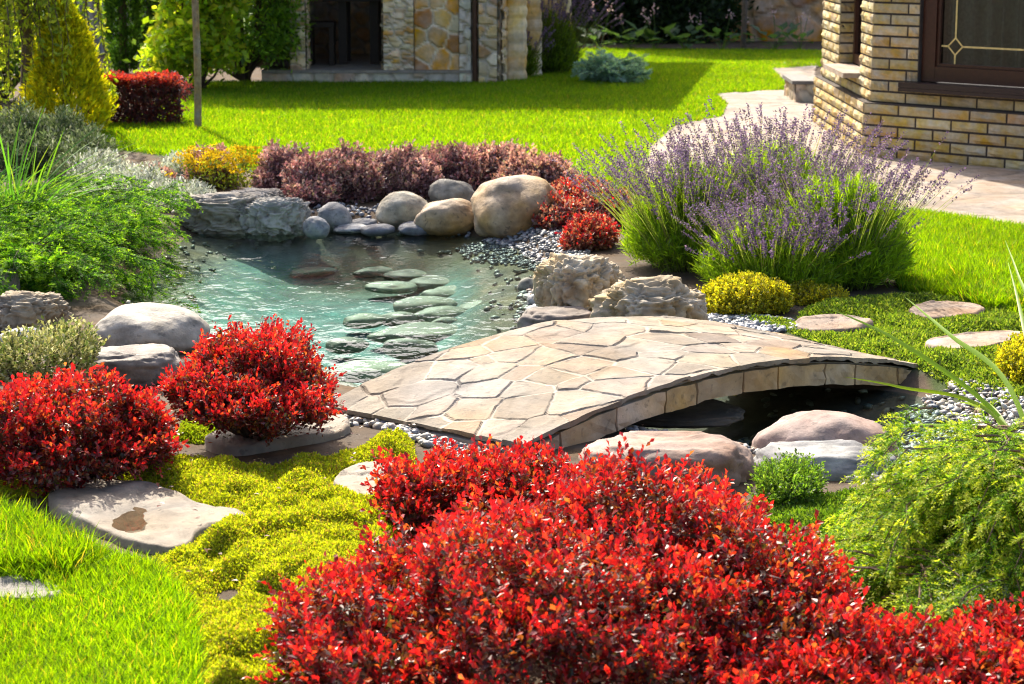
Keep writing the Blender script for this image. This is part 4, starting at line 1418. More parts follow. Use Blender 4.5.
mat_cover('ground_cover', COVER_R, 60000, .018, .008, [(4, .13, .22, .03), (3, .19, .27, .05), (2, .27, .33, .09), (1, .07, .13, .03)], .06, 5, .10, STONES, -.5)

def litter():
    """fallen leaves under the red shrubs and on the stones"""
    pts = np.concatenate([scatter(PG(q), k) for q, k in (([(120, 470), (340, 420), (420, 440), (420, 560), (280, 640), (180, 600)], 90), ([(340, 410), (520, 340), (860, 350), (560, 450)], 16),
                          ([(0, 470), (180, 440), (200, 480), (60, 520)], 50), ([(150, 430), (350, 420), (350, 450), (200, 460)], 60), ([(900, 600), (1000, 590), (960, 640), (880, 620)], 40))])
    n = len(pts)
    z = gh(pts[:, 0], pts[:, 1]) + .048 + rng.uniform(0, .01, n)
    g = Geo()
    leaves(g, np.c_[pts, z], unit(rdir(n) * np.array([1, 1, .15])), unit(rdir(n) * .25 + np.array([0, 0, 1.])), .019, .011, pick([(3, .20, .05, .02), (2, .25, .13, .05), (2, .16, .09, .04)], n), .2, .6)
    return kind(g.build('leaf_litter', M_purple), 'stuff')
litter()
# ------------------------------------------------------------------ background planting
def leafcloud(g, lobes, ncl, per, rad, ll, lw, pal, seed, top=-.4, lump=.2, inner=.35, hang=0.):
    P, N = lobe_sample(lobes, ncl, top, lump, seed)
    lo = np.array(lobes)
    P = P - N * (rng.random((ncl, 1)) ** 2 * inner * lo[:, 3:6].mean())
    tone = 1 + .2 * rng.standard_normal((ncl, 1))
    Q = np.repeat(P, per, 0) + rng.standard_normal((ncl * per, 3)) * rad
    D = unit(np.repeat(N, per, 0) * .5 + rdir(ncl * per) + np.array([0, 0, -hang]))
    leaves(g, Q, D, unit(rdir(ncl * per) + np.array([0, 0, .7])), ll * rng.uniform(.6, 1.2, len(Q)), lw * rng.uniform(.7, 1.2, len(Q)), np.clip(pick(pal, len(Q)) * np.repeat(tone, per, 0), .003, .9), .12, .5)
    return P

def bush(name, label, lobes, ncl, per, rad, ll, lw, pal, seed, cat='bush', mat=None, group=None, inner=.35, lump=.2, hang=0.):
    lo = np.array(lobes)
    b = np.array([lo[:, 0].mean(), lo[:, 1].mean(), 0.])
    th = thing(name, label, cat, b, group)
    g = Geo()
    P = leafcloud(g, lobes, ncl, per, rad, ll, lw, pal, seed, inner=inner, lump=lump, hang=hang)
    part(g, 'foliage', mat or M_leaf, th)
    s = Geo()
    stems(s, b, P, .02, (.1, .07, .05), 25)
    part(s, 'stem', M_bark, th)
    return th

DG = [(4, .05, .13, .02), (3, .09, .19, .03), (2, .03, .07, .015)]
MG = [(4, .17, .32, .03), (3, .26, .42, .04), (2, .09, .18, .025)]
YG = [(4, .40, .54, .03), (3, .28, .44, .03), (2, .56, .58, .06), (1, .12, .22, .02)]
# green bush beside the pavilion, yellow-green bush beside it
c, t = G(250, 86)
bush('green_bush', 'tall green feathery bush against the corner of the stone pavilion', [(c[0], c[1] + .4, .55, .50, .42, .70), (c[0] - .3, c[1] + .5, 1.1, .45, .4, .7), (c[0] + .18, c[1] + .4, 1.2, .42, .4, .7), (c[0], c[1] + .5, 1.9, .45, .4, .6), (c[0] - .40, c[1] + .5, .30, .30, .35, .36)], 1500, 14, .06, .085, .028, MG, 1, inner=.5)
c, t = G(160, 100)
bush('yellow_bush', 'glowing yellow-green leafy bush between sheet fence and thin trunk', [(c[0] + .22, c[1] + 1, .5, .34, .4, .5), (c[0] + .32, c[1] + .9, 1.0, .34, .4, .5), (c[0] - .02, c[1] + 1.1, .25, .24, .35, .24), (c[0] + .35, c[1] + 1.2, 1.6, .4, .4, .6)], 850, 12, .08, .10, .06, YG, 2, inner=.7, lump=.35)
c, t = G(6, 104)
bush('green_bush', 'green bush filling the gap behind the weeping tree', [(c[0], c[1] + .3, .4, .5, .4, .5), (c[0] + .1, c[1] + .5, 1.1, .5, .4, .6), (c[0] - .5, c[1] + .5, .8, .5, .4, .8)], 900, 12, .08, .09, .035, MG, 4, inner=.5)
# clipped red hedge
c, t = G(130, 127)
def hedge():
    th = thing('clipped_hedge', 'low clipped hedge, dark purple with scarlet top, at the far lawn edge', 'hedge', (c[0], c[1] + .3, 0))
    g = Geo()
    n = 9000
    x = c[0] + rng.uniform(-.40, .42, n)
    y = c[1] + rng.uniform(0, .62, n)
    z = rng.uniform(.02, .40, n)
    face = rng.random(n)
    y = np.where(face < .5, c[1] + rng.random(n) * .08, y)
    z = np.where(face > .6, .34 + .05 * rng.random(n) + .07 * fbm2(x, y, 5, 3, 3) - .12 * smooth((np.abs(x - c[0]) - .25) / .2), z)
    leaves(g, np.stack([x, y, z], 1), unit(rdir(n) + np.array([0, -.2, .6])), rdir(n), .035, .022,
           np.where((z > .33)[:, None], pick([(3, .34, .03, .025), (2, .38, .09, .035), (2, .17, .025, .03)], n), pick([(3, .09, .025, .035), (2, .15, .03, .035), (1, .06, .03, .03)], n)), .15, .6)
    part(g, 'foliage', M_red, th)
    s = Geo()
    for k in range(24):
        p = np.array([c[0] + rng.uniform(-.36, .38), c[1] + rng.uniform(.1, .5), 0])
        tube(s, [p, p + [0.01, 0, .18], p + [rng.normal(0, .04), 0, .34]], [.008, .006, .004], (.1, .06, .04), 5)
    part(s, 'stem', M_bark, th)
hedge()

def cone_conifer(label, px, py, t_add, r, h, pal, n, seed, name='conifer', ll=.07, cat='conifer'):
    c, t = G(px, py)
    c = c + np.array([0, t_add, 0])
    th = thing(name, label, cat, c, None)
    g = Geo()
    u = rng.random(n) ** .8
    z = u * h
    a = rng.uniform(0, 6.28, n)
    rr = r * np.clip(1.15 * (1 - u) ** .65, .02, 1) * np.minimum(1, .55 + u * 3)
    rr = rr * (1 + .16 * fbm(np.stack([np.cos(a) * 2, np.sin(a) * 2, z * 4], 1), 3, seed))
    rr = rr * np.sqrt(rng.uniform(.55, 1.0, n))
    P = c + np.stack([np.cos(a) * rr, np.sin(a) * rr, z], 1)
    rad = np.stack([np.cos(a), np.sin(a), np.zeros(n)], 1)
    tone = 1 + .25 * fbm(P * 5, 3, seed + 3)[:, None]
    for k in range(7):
        D = unit(rad * .5 + np.array([0, 0, .9]) + .5 * rng.standard_normal((n, 3)))
        leaves(g, P + rng.normal(0, .025, (n, 3)), D, rdir(n), ll * rng.uniform(.6, 1.2, n), ll * .28, np.clip(pick(pal, n) * tone, .003, .9), .1, .5)
    part(g, 'foliage', M_needle, th)
    s = Geo()
    tube(s, [c, c + [0, 0, h * .5], c + [0, 0, h * .92]], [.05, .035, .01], (.12, .08, .055), 8)
    part(s, 'trunk', M_bark, th)
    return th
cone_conifer('golden yellow pointed conifer beneath the weeping tree', 60, 138, .3, .33, .98, [(4, .56, .54, .015), (3, .64, .58, .02), (2, .32, .38, .02)], 1700, 1, 'golden_conifer')
cone_conifer('dark green columnar conifer touching the weeping tree', 89, 88, 2.0, .18, 3.4, DG, 2600, 2, 'columnar_conifer')
cone_conifer('dark green columnar conifer beside the grey sheet fence', 107, 84, 2.8, .17, 3.2, DG, 2400, 3, 'columnar_conifer')

def weeping_tree():
    c, t = G(12, 140)
    c = c + np.array([0, .5, 0])
    th = thing('weeping_tree', 'weeping tree with hanging yellow-green leaf curtains', 'tree', c)
    s = Geo()
    trunk = [c, c + [.03, .05, .7], c + [-.02, .02, 1.5], c + [0, 0, 2.1]]
    tube(s, trunk, [.06, .05, .045, .03], (.16, .12, .09), 8)
    part(s, 'trunk', M_bark, th)
    g, w = Geo(), Geo()
    for k in range(150):
        a = rng.uniform(0, 6.28)
        r = rng.uniform(.1, .58)
        top = c + np.array([math.cos(a) * r, math.sin(a) * r, rng.uniform(1.2, 2.2)])
        Ld = rng.uniform(.5, 1.45)
        m = 12
        u = np.linspace(0, 1, m)[:, None]
        pts = top + np.array([math.cos(a) * .12, math.sin(a) * .12, 0]) * u - np.array([0, 0, Ld]) * u ** 1.1 + rng.normal(0, .015, (m, 3))
        tube(w, np.concatenate([[c + [0, 0, min(2.05, top[2] + .1)]], pts]), np.r_[.012, np.linspace(.008, .002, m)], (.16, .12, .07), 4)
        nl = int(60 * Ld)
        tt = rng.random(nl) * (m - 1)
        i = np.minimum(tt.astype(int), m - 2)
        P = pts[i] + (pts[i + 1] - pts[i]) * (tt - i)[:, None]
        leaves(g, P, unit(rdir(nl) + np.array([0, 0, -.7])), rdir(nl), .07 * rng.uniform(.6, 1.1, nl), .026, pick([(4, .32, .42, .03), (3, .44, .50, .04), (2, .16, .24, .02)], nl), .1, .5)
    part(g, 'crown', M_leaf, th)
    part(w, 'branch', M_bark, th)
weeping_tree()

def slim_tree(label, px, py, r, h, crown, ncl, pal, bark, ll=.09):
    c, t = G(px, py)
    th = thing('slim_tree', label, 'tree', c)
    s = Geo()
    pts = [c + np.array([.012 * math.sin(k * 1.3), 0, h * k / 8]) for k in range(9)]
    tube(s, pts, np.linspace(r * 1.1, r * .6, 9), bark, 10)
    part(s, 'trunk', M_bark, th)
    g = Geo()
    lobes = [(c[0] + a, c[1] + b, z, q, q, q * .8) for a, b, z, q in crown]
    P = leafcloud(g, lobes, ncl, 9, .09, ll, ll * .5, pal, 5, -1, .3, .8)
    part(g, 'crown', M_leaf, th)
    w = Geo()
    stems(w, c + np.array([0, 0, h * .8]), P, .02, bark, 30)
    part(w, 'branch', M_bark, th)
slim_tree('thin pale upright trunk standing on the sunlit lawn', 198, 130, .028, 4.2, [(0, 0, 4.4, .7), (.5, .2, 4.0, .5), (-.5, -.1, 4.2, .5)], 260, MG, (.42, .30, .18))
slim_tree('thin trunk by the far stone wall', 743, 50, .035, 3.4, [(0, 0, 3.6, .9), (.6, .1, 3.4, .7)], 420, DG, (.16, .12, .09))

def blue_spruce():
    c, t = G(614, 86)
    c = c + np.array([0, .35, 0])
    th = thing('dwarf_spruce', 'low cushion of blue-grey spruce on the shaded lawn', 'conifer', c)
    g, w = Geo(), Geo()
    n = 130
    a = rng.uniform(0, 6.28, n)
    o = c + np.stack([rng.normal(0, .06, n), rng.normal(0, .06, n), rng.uniform(.02, .2, n)], 1)
    d = np.stack([np.cos(a), np.sin(a), rng.uniform(.0, .55, n)], 1)
    sprays(g, w, o, d, rng.uniform(.2, .38, n), rng.uniform(0, .15, n), .10, 24, .03, .010, [(3, .34, .50, .54), (2, .46, .60, .64), (1, .16, .28, .3)], None, .006, .8)
    part(g, 'foliage', M_needle, th)
    part(w, 'branch', M_bark, th)
blue_spruce()

# dark evergreen backdrop and the hosta bed in front of the far wall
for i, (a, w, lb) in enumerate([(596, 1.0, 'dark evergreen directly behind the pavilion lavender'), (650, 1.0, 'dark evergreen behind the low blue spruce'), (705, .8, 'dark evergreen meeting the orange stone wall')]):
    c, t = G(a, 46)
    bush('dark_evergreen', lb, [(c[0], c[1] + 1.1, .3, w * .62, .6, .55), (c[0], c[1] + 1.2, .9, w * .62, .6, 1.1), (c[0] + .1, c[1] + 1.4, 2.2, w * .6, .6, 1.2), (c[0], c[1] + 1.3, 3.2, w * .5, .5, .9)], 1300, 14, .1, .11, .05, [(4, .025, .055, .018), (2, .04, .08, .02), (1, .015, .035, .012)], 30 + i, group='dark evergreens behind the lawn', cat='evergreen')

def hosta(label, px, py, n, size, seed, flower=True):
    c, t = G(px, py)
    th = thing('hosta', label, 'plant', c, 'broad-leaved plants in the far bed')
    g = Geo()
    a = rng.uniform(0, 6.28, n)
    d = np.stack([np.cos(a), np.sin(a), rng.uniform(.2, 1.1, n)], 1)
    P = c + np.stack([np.cos(a), np.sin(a), np.zeros(n)], 1) * .05 + unit(d) * rng.uniform(.1, .28, (n, 1)) + np.array([0, 0, .05])
    for side in (0,):
        leaves(g, P, unit(d + np.array([0, 0, -.35])), np.tile([0, 0, 1.], (n, 1)), size * rng.uniform(.7, 1.2, n), size * .62, pick([(3, .07, .14, .06), (2, .10, .19, .09)], n), .15, .45)
    b0 = np.tile(c, (n, 1))
    blades(g, b0, P - b0, np.zeros((n, 3)), np.linalg.norm(P - b0, axis=1), .012, pick([(1, .08, .14, .04)], n), None, 2)
    part(g, 'foliage', M_leaf, th)
    if flower:
        m = 2
        for k in range(m):
            f = Geo()
            tp = c + np.array([rng.normal(0, .12), rng.normal(0, .1), rng.uniform(.35, .55)])
            tube(f, [c, (c + tp) / 2 + [0.01, 0, .03], tp], .004, (.12, .2, .06), 4)
            q = 12
            leaves(f, tp + rng.normal(0, .025, (q, 3)) * np.array([1, 1, 1.6]), rdir(q), rdir(q), .035, .022, pick([(2, .55, .40, .42), (1, .6, .5, .5)], q))
            part(f, 'flower_spike', M_flower, th)
for i, (a, b, n, s, lb) in enumerate([(600, 50, 16, .22, 'broad-leaved plant with a pink flower beside the pavilion lavender'), (630, 50, 14, .24, 'broad-leaved plant above the low blue spruce'),
                                      (655, 50, 16, .25, 'broad-leaved plant with pink plumes in front of the dark evergreens'), (685, 50, 18, .22, 'tall broad-leaved plant where the stone wall begins'),
                                      (722, 50, 16, .2, 'broad-leaved plant beside the thin far trunk'), (775, 50, 18, .2, 'broad-leaved plant with pink flowers below the stone wall'), (800, 50, 14, .18, 'broad-leaved plant nearest the house in the far bed')]):
    hosta(lb, a, b, n, s, i)

# ------------------------------------------------------------------ masonry
def frame2(p0, p1):
    p0, p1 = np.asarray(p0, float), np.asarray(p1, float)
    u = (p1 - p0) / np.linalg.norm(p1 - p0)
    n = np.array([u[1], -u[0]])          # to the right of travel
    return p0, u, n, np.linalg.norm(p1 - p0)

def brick_face(geo, p0, p1, z0, z1, Lb, Hb, gap, pal, proud=.012, holes=(), off=0.):
    """courses of rough-faced bricks on the right-hand side of p0->p1"""
    p0, u, n, Ln = frame2(p0, p1)
    nr = max(1, round((z1 - z0) / Hb))
    hb = (z1 - z0) / nr
    nu, nv = 6, 4
    for r in range(nr):
        x = -Lb * (((r * .5) + off) % 1)
        while x < Ln:
            a, b = max(x, 0), min(x + Lb, Ln)
            x += Lb
            if b - a < .03:
                continue
            za, zb = z0 + r * hb + gap / 2, z0 + (r + 1) * hb - gap / 2
            zm = (za + zb) / 2
            segs = [(a, b)]
            for (h0, h1, hz0, hz1) in holes:
                if hz0 < zm < hz1:
                    ns = []
                    for s0, s1 in segs:
                        if h1 <= s0 or h0 >= s1:
                            ns.append((s0, s1))
                        else:
                            if s0 < h0:
                                ns.append((s0, h0))
                            if s1 > h1:
                                ns.append((h1, s1))
                    segs = ns
            for s0, s1 in segs:
                if s1 - s0 < .03:
                    continue
                s0 = s0 + (gap / 2 if s0 > 0 else 0)
                s1 = s1 - (gap / 2 if s1 < Ln else 0)
                U, Z = np.meshgrid(np.linspace(s0, s1, nu), np.linspace(za, zb, nv), indexing='ij')
                Uf, Zf = U.ravel(), Z.ravel()
                ed = np.minimum(np.minimum(np.abs(Uf - s0), np.abs(Uf - s1)) / .03, np.minimum(np.abs(Zf - za), np.abs(Zf - zb)) / .02)
                dpt = proud * (.45 + .55 * smooth(ed)) + .005 * rng.standard_normal(len(Uf)) * (ed > 0)
                xy = p0 + np.outer(Uf, u) + np.outer(dpt, n)
                V = np.concatenate([xy, Zf[:, None]], 1)
                cc = pick(pal, 1, .10)[0]
                geo.add(V, grid_faces(nu, nv)[:, ::-1], cc)
                # sides of the brick
                g4 = np.arange(nu * nv).reshape(nu, nv)
                ring = np.concatenate([g4[:, 0], g4[-1, 1:], g4[-2::-1, -1], g4[0, -2:0:-1]])
                top = V[ring]
                xyb = p0 + np.outer(Uf[ring], u) - np.outer(np.full(len(ring), .004), n)
                low = np.concatenate([xyb, Zf[ring][:, None]], 1)
                m = len(ring)
                geo.add(np.concatenate([top, low]), [[k, (k + 1) % m, m + (k + 1) % m, m + k] for k in range(m)], cc * .95)

def prism(geo, poly, z0, z1, col):
    poly = np.asarray(poly, float)
    n = len(poly)
    V = np.concatenate([np.c_[poly, np.full(n, z0)], np.c_[poly, np.full(n, z1)]])
    geo.add(V, [[k, (k + 1) % n, n + (k + 1) % n, n + k] for k in range(n)], col)
    geo.add(V, [list(range(n))[::-1]], col)
    geo.add(V, [list(range(n, 2 * n))], col)

def rubble(geo, p0, p1, z0, z1, cell, aniso, pal, mort, depth=.03, seed=1, res=.02, joint=.08):
    """irregular stones set in mortar, as one relief"""
    p0, u, n, Ln = frame2(p0, p1)
    nu, nv = max(2, int(Ln / res)), max(2, int((z1 - z0) / res))
    U, Z = np.meshgrid(np.linspace(0, Ln, nu), np.linspace(z0, z1, nv), indexing='ij')
    Uf, Zf = U.ravel(), Z.ravel()
    r2 = np.random.default_rng(seed)
    ns = int(Ln * (z1 - z0) / (cell * cell * aniso)) + 3
    sd = r2.uniform([-.02, z0 - .02], [Ln + .02, z1 + .02], (ns * 6, 2))
    keep = []
    for q in sd:
        if all(((q[0] - k[0]) / aniso) ** 2 + (q[1] - k[1]) ** 2 > (cell * .72) ** 2 for k in keep):
            keep.append(q)
    sd = np.array(keep)
    wu = Uf + .012 * fbm2(Uf, Zf, 9, 2, seed)
    wz = Zf + .012 * fbm2(Uf, Zf, 9, 2, seed + 1)
    d = np.sqrt(((wu[:, None] - sd[None, :, 0]) / aniso) ** 2 + (wz[:, None] - sd[None, :, 1]) ** 2)
    o = np.argsort(d, 1)[:, :2]
    f1 = np.take_along_axis(d, o[:, :1], 1)[:, 0]
    f2 = np.take_along_axis(d, o[:, 1:2], 1)[:, 0]
    j = smooth((f2 - f1) / cell / (joint * 3) - .25)
    dp = j * (depth + r2.normal(0, depth * .25, len(sd))[o[:, 0]]) + .006 * fbm2(Uf, Zf, 12, 3, seed + 4) * j
    pc = pick(pal, len(sd), .12)[o[:, 0]]
    c = pc * j[:, None] + np.asarray(mort) * (1 - j)[:, None]
    xy = p0 + np.outer(Uf, u) + np.outer(dp, n)
    geo.add(np.c_[xy, Zf], grid_faces(nu, nv)[:, ::-1], c)

# ------------------------------------------------------------------ brick house
def house():
    A = G(863, 157)[0][:2]
    B = G(814, 123)[0][:2]
    C1 = G(1024, 172)[0][:2]
    dF = (C1 - A) / np.linalg.norm(C1 - A)
    C = A + dF * 4.2
    dS = (B - A) / np.linalg.norm(B - A)
    H = 3.1
    Bp = B
    back = [C + np.array([3.0, 3.0]), Bp + np.array([5.0, 1.5])]
    th = thing('brick_house', 'house corner of yellow rough-faced brick beside the paved path', 'house', (A[0] + .5, A[1] + .5, 0))
    BR = [(4, .56, .44, .22), (3, .51, .39, .19), (2, .62, .50, .28), (1, .52, .37, .18)]
    MT = (.075, .06, .05)
    # outlines: wall and plinth
    nF = np.array([dF[1], -dF[0]])
    if nF[1] > 0:
        nF = -nF
    nS = np.array([dS[1], -dS[0]])
    if nS[0] > 0:
        nS = -nS
    pl = .39
    # the plinth
    g = Geo()
    prism(g, [A, B, back[1], back[0], C], -.1, pl, MT)
    Hb = pl / 5
    BRP = [(4, .53, .40, .185), (3, .49, .35, .155), (2, .58, .45, .23)]
    brick_face(g, C, A, 0.0, pl, .29, Hb, .016, BRP, .016) if np.dot(np.array([(A - C)[1], -(A - C)[0]]), nF) > 0 else brick_face(g, A, C, 0.0, pl, .29, Hb, .016, BRP, .016)
    if np.dot(np.array([(B - A)[1], -(B - A)[0]]), nS) > 0:
        brick_face(g, A, B, 0.0, pl, .29, Hb, .016, BRP, .016, off=.3)
    else:
        brick_face(g, B, A, 0.0, pl, .29, Hb, .016, BRP, .016, off=.3)
    part(g, 'plinth', M_brick, th)
    # upper wall set back behind the plinth face
    ins = .05
    # intersection of the two inset lines
    def off_line(P, d, nrm):
        return P - nrm * ins, d
    def meet(P, d, Q, e):
        t = np.linalg.solve(np.array([d, -e]).T, Q - P)
        return P + d * t[0]
    A2 = meet(A - nF * ins, dF, A - nS * ins, dS)
    C2 = C - nF * ins
    B2 = B - nS * ins - dS * .05
    # window openings
    wf0 = np.linalg.norm(G(926, 87)[0][:2] * 0 + 0)  # placeholder
    # front window: starts 0.42 m from the corner
    def along(px):
        """distance along the front wall line that is seen at a column"""
        u = (px - 512) / F
        # x = u * depth(approx y*CP + ...) ; use depth along the ground at z about .9
        for s in np.linspace(0, 4, 4001):
            p = A2 + dF * s
            dep = p[1] * CP - (.9 - CZ) * SP
            if 512 + F * p[0] / dep >= px:
                return s
        return 4
    w0 = along(920)
    w1 = 3.6
    fz0, fz1 = .535, 2.3
    sw0, sw1, sz0 = .50, 1.55, .52
    g = Geo()
    def wall_piece(P0, P1, z0, z1, nrm):
        q = [P0, P1, P1 - nrm * .25, P0 - nrm * .25]
        prism(g, q, z0, z1, MT)
    top = H
    wall_piece(A2 - dF * 0, A2 + dF * w0, pl, top, nF)
    wall_piece(A2 + dF * w0, A2 + dF * w1, pl, fz0, nF)
    wall_piece(A2 + dF * w0, A2 + dF * w1, fz1, top, nF)
    wall_piece(A2 + dF * w1, C2, pl, top, nF)
    LS = np.linalg.norm(B2 - A2)
    wall_piece(A2, A2 + dS * sw0, pl, top - .003, nS)
    wall_piece(A2 + dS * sw0, A2 + dS * sw1, pl, sz0, nS)
    wall_piece(A2 + dS * sw0, A2 + dS * sw1, 2.3, top - .003, nS)
    wall_piece(A2 + dS * sw1, B2, pl, top - .003, nS)
    def face(P, Q, nrm, **k):
        v = Q - P
        if np.dot(np.array([v[1], -v[0]]), nrm) > 0:
            return brick_face(g, P, Q, **k)
        L = np.linalg.norm(v)
        k = dict(k)
        k['holes'] = [(L - h1, L - h0, a, b) for h0, h1, a, b in k.get('holes', ())]
        return brick_face(g, Q, P, **k)
    Hb2 = .078
    nz = round((top - pl) / Hb2)
    face(A2, C2, nF, z0=pl + .004, z1=pl + nz * Hb2, Lb=.29, Hb=Hb2, gap=.015, pal=BR, proud=.014, holes=[(w0, w1, fz0, fz1)])
    face(A2, B2, nS, z0=pl + .004, z1=pl + nz * Hb2, Lb=.29, Hb=Hb2, gap=.015, pal=BR, proud=.016, holes=[(sw0, sw1, sz0, 2.3)], off=.25)
    # reveal of the far side-window jamb, facing the corner
    R0 = A2 + dS * sw1
    brick_face(g, *((R0 - nS * .24, R0) if np.dot(np.array([(nS)[1], -(nS)[0]]), -dS) > 0 else (R0, R0 - nS * .24)), sz0 + .04, 2.3, .24, Hb2, .015, BR, .010)
    part(g, 'wall', M_brick, th)
    # dark room behind the glass
    g = Geo()
    prism(g, [A2 - nF * .9 + dF * .8, A2 + dF * 3.8 - nF * .9, A2 + dF * 3.8 - nF * .95, A2 - nF * .95 + dF * .8], 0.0, top - .1, (.1, .09, .08))
    part(g, 'room_wall', M_mason, th)
    # front window
    def bar(gg, s0, s1, z0, z1, d0, d1, P=A2, d=dF, nrm=nF, col=(1, 1, 1)):
        q = [P + d * s0 + nrm * d0, P + d * s1 + nrm * d0, P + d * s1 + nrm * d1, P + d * s0 + nrm * d1]
        prism(gg, q, z0, z1, col)
    g = Geo()
    bar(g, w0 + .002, w0 + .11, fz0 + .025, fz1, -.10, -.03)
    bar(g, w0 + .112, w1, fz0 + .025, fz0 + .13, -.10, -.03)
    bar(g, w0 + .112, w1, fz1 - .1, fz1, -.10, -.03)
    bar(g, w0 + .112, w0 + .135, fz0 + .132, fz1 - .102, -.09, -.045)
    bar(g, w0 + .137, w1, fz0 + .132, fz0 + .152, -.09, -.045)
    wf = part(g, 'window', M_brown, th)
    g = Geo()
    bar(g, w0 + .11, w1, fz0 + .13, fz1 - .1, -.072, -.066)
    part(g, 'pane', M_glass, wf)
    g = Geo()
    # came strips with a diamond at their crossing
    cs = along(951)
    cz = 1.03
    for k in range(400):
        cz = .7 + k * .002
        p = A2 + dF * cs
        dep = p[1] * CP - (cz - CZ) * SP
        if 342 - F * (p[1] * SP + (cz - CZ) * CP) / dep <= 47:
            break
    bar(g, cs - .006, cs + .006, fz0 + .15, cz - .06, -.064, -.06)
    bar(g, cs - .006, cs + .006, cz + .06, fz1 - .1, -.064, -.06)
    bar(g, w0 + .14, cs - .06, cz - .006, cz + .006, -.064, -.06)
    bar(g, cs + .06, w1, cz - .006, cz + .006, -.064, -.06)
    for sx, sz in ((1, 1), (1, -1), (-1, 1), (-1, -1)):
        a, b = np.array([sx * .066, 0]), np.array([0, sz * .066])
        V = []
        for q in (a, b, b * .78, a * .78):
            for dd in (-.064, -.06):
                p = A2 + dF * (cs + q[0]) + nF * dd
                V.append([p[0], p[1], cz + q[1]])
        g.add(V, [[0, 2, 4, 6], [1, 3, 5, 7], [0, 1, 3, 2], [4, 5, 7, 6], [2, 3, 5, 4], [0, 1, 7, 6]], (1, 1, 1))
    part(g, 'came_strip', M_gold, wf)
    # curtain: folded cloth
    g = Geo()
    s = np.linspace(w0 + .02, w1, 300)
    fold = .05 * np.sin(s * 40 + 2.5 * np.sin(s * 7)) + .012 * np.sin(s * 81)
    V = []
    for z in (fz0 + .1, fz1):
        p = A2 + np.outer(s, dF) + np.outer(-.20 + fold, nF)
        V.append(np.c_[p, np.full(len(s), z)])
    V = np.stack(V, 1).reshape(-1, 3)
    g.add(V, grid_faces(len(s), 2), (1, 1, 1))
    part(g, 'curtain', M_curtain, th, True)
    g = Geo()
    bar(g, w0 - .10, w1 + .1, fz0 - .018, fz0 + .018, -.10, .10)
    bar(g, w0 - .10, w1 + .1, fz0 - .045, fz0 - .02, .075, .10)
    part(g, 'sill', M_sill, wf)
    # side window: brown frame, pane and pale stone sill
    g = Geo()
    bar(g, sw0 + .002, sw0 + .07, sz0 + .05, 2.3, -.16, -.10, A2, dS, nS)
    bar(g, sw1 - .07, sw1 - .002, sz0 + .05, 2.3, -.16, -.10, A2, dS, nS)
    bar(g, sw0 + .072, sw1 - .072, sz0 + .05, sz0 + .12, -.16, -.10, A2, dS, nS)
    wf = part(g, 'window', M_brown, th)
    g = Geo()
    bar(g, sw0 + .072, sw1 - .072, sz0 + .12, 2.28, -.135, -.128, A2, dS, nS)
    part(g, 'pane', M_glass, wf)
    g = Geo()
    bar(g, sw0 + .004, sw1 - .004, sz0 + .004, sz0 + .04, -.10, .13, A2, dS, nS, (.42, .33, .26))
    part(g, 'sill', M_flag, wf)
    # roof
    g = Geo()
    prism(g, [A2 + nF * .35 + nS * .1, B2 + nS * .1, back[1], back[0], C2 + nF * .35], H + .003, H + .15, (1, 1, 1))
    part(g, 'roof', M_roof, th)
    # low stone ledge beyond the corner
    L0 = G(814, 103)[0][:2]
    led = thing('stone_ledge', 'low rubble ledge with a grey slab cap beside the house wall', 'ledge', (L0[0], L0[1], 0))
    g = Geo()
    q = [L0, L0 + nS * .17, L0 + nS * .17 + dS * .75, L0 + dS * .75]
    prism(g, q, -.05, .17, (.3, .24, .18))
    rubble(g, q[1] + nS * .002 if True else q[1], q[2] + nS * .002, 0, .17, .11, 1.3, [(2, .36, .28, .19), (1, .3, .22, .15), (1, .42, .36, .28)], (.3, .26, .2), .012, 5) if np.dot(np.array([(q[2] - q[1])[1], -(q[2] - q[1])[0]]), nS) > 0 else rubble(g, q[2], q[1], 0, .17, .11, 1.3, [(2, .36, .28, .19), (1, .3, .22, .15)], (.3, .26, .2), .012, 5)
    rubble(g, q[1] - dS * .002, q[0] - dS * .002, 0, .17, .11, 1.3, [(2, .36, .28, .19), (1, .3, .22, .15), (1, .42, .36, .28)], (.3, .26, .2), .012, 6)
    part(g, 'masonry', M_mason, led)
    g = Geo()
    q2 = [L0 - dS * .03, L0 + nS * .21 - dS * .03, L0 + nS * .20 + dS * .79, L0 + dS * .79]
    prism(g, q2, .173, .205, (1, 1, 1))
    part(g, 'slab_cap', M_slab, led)
house()

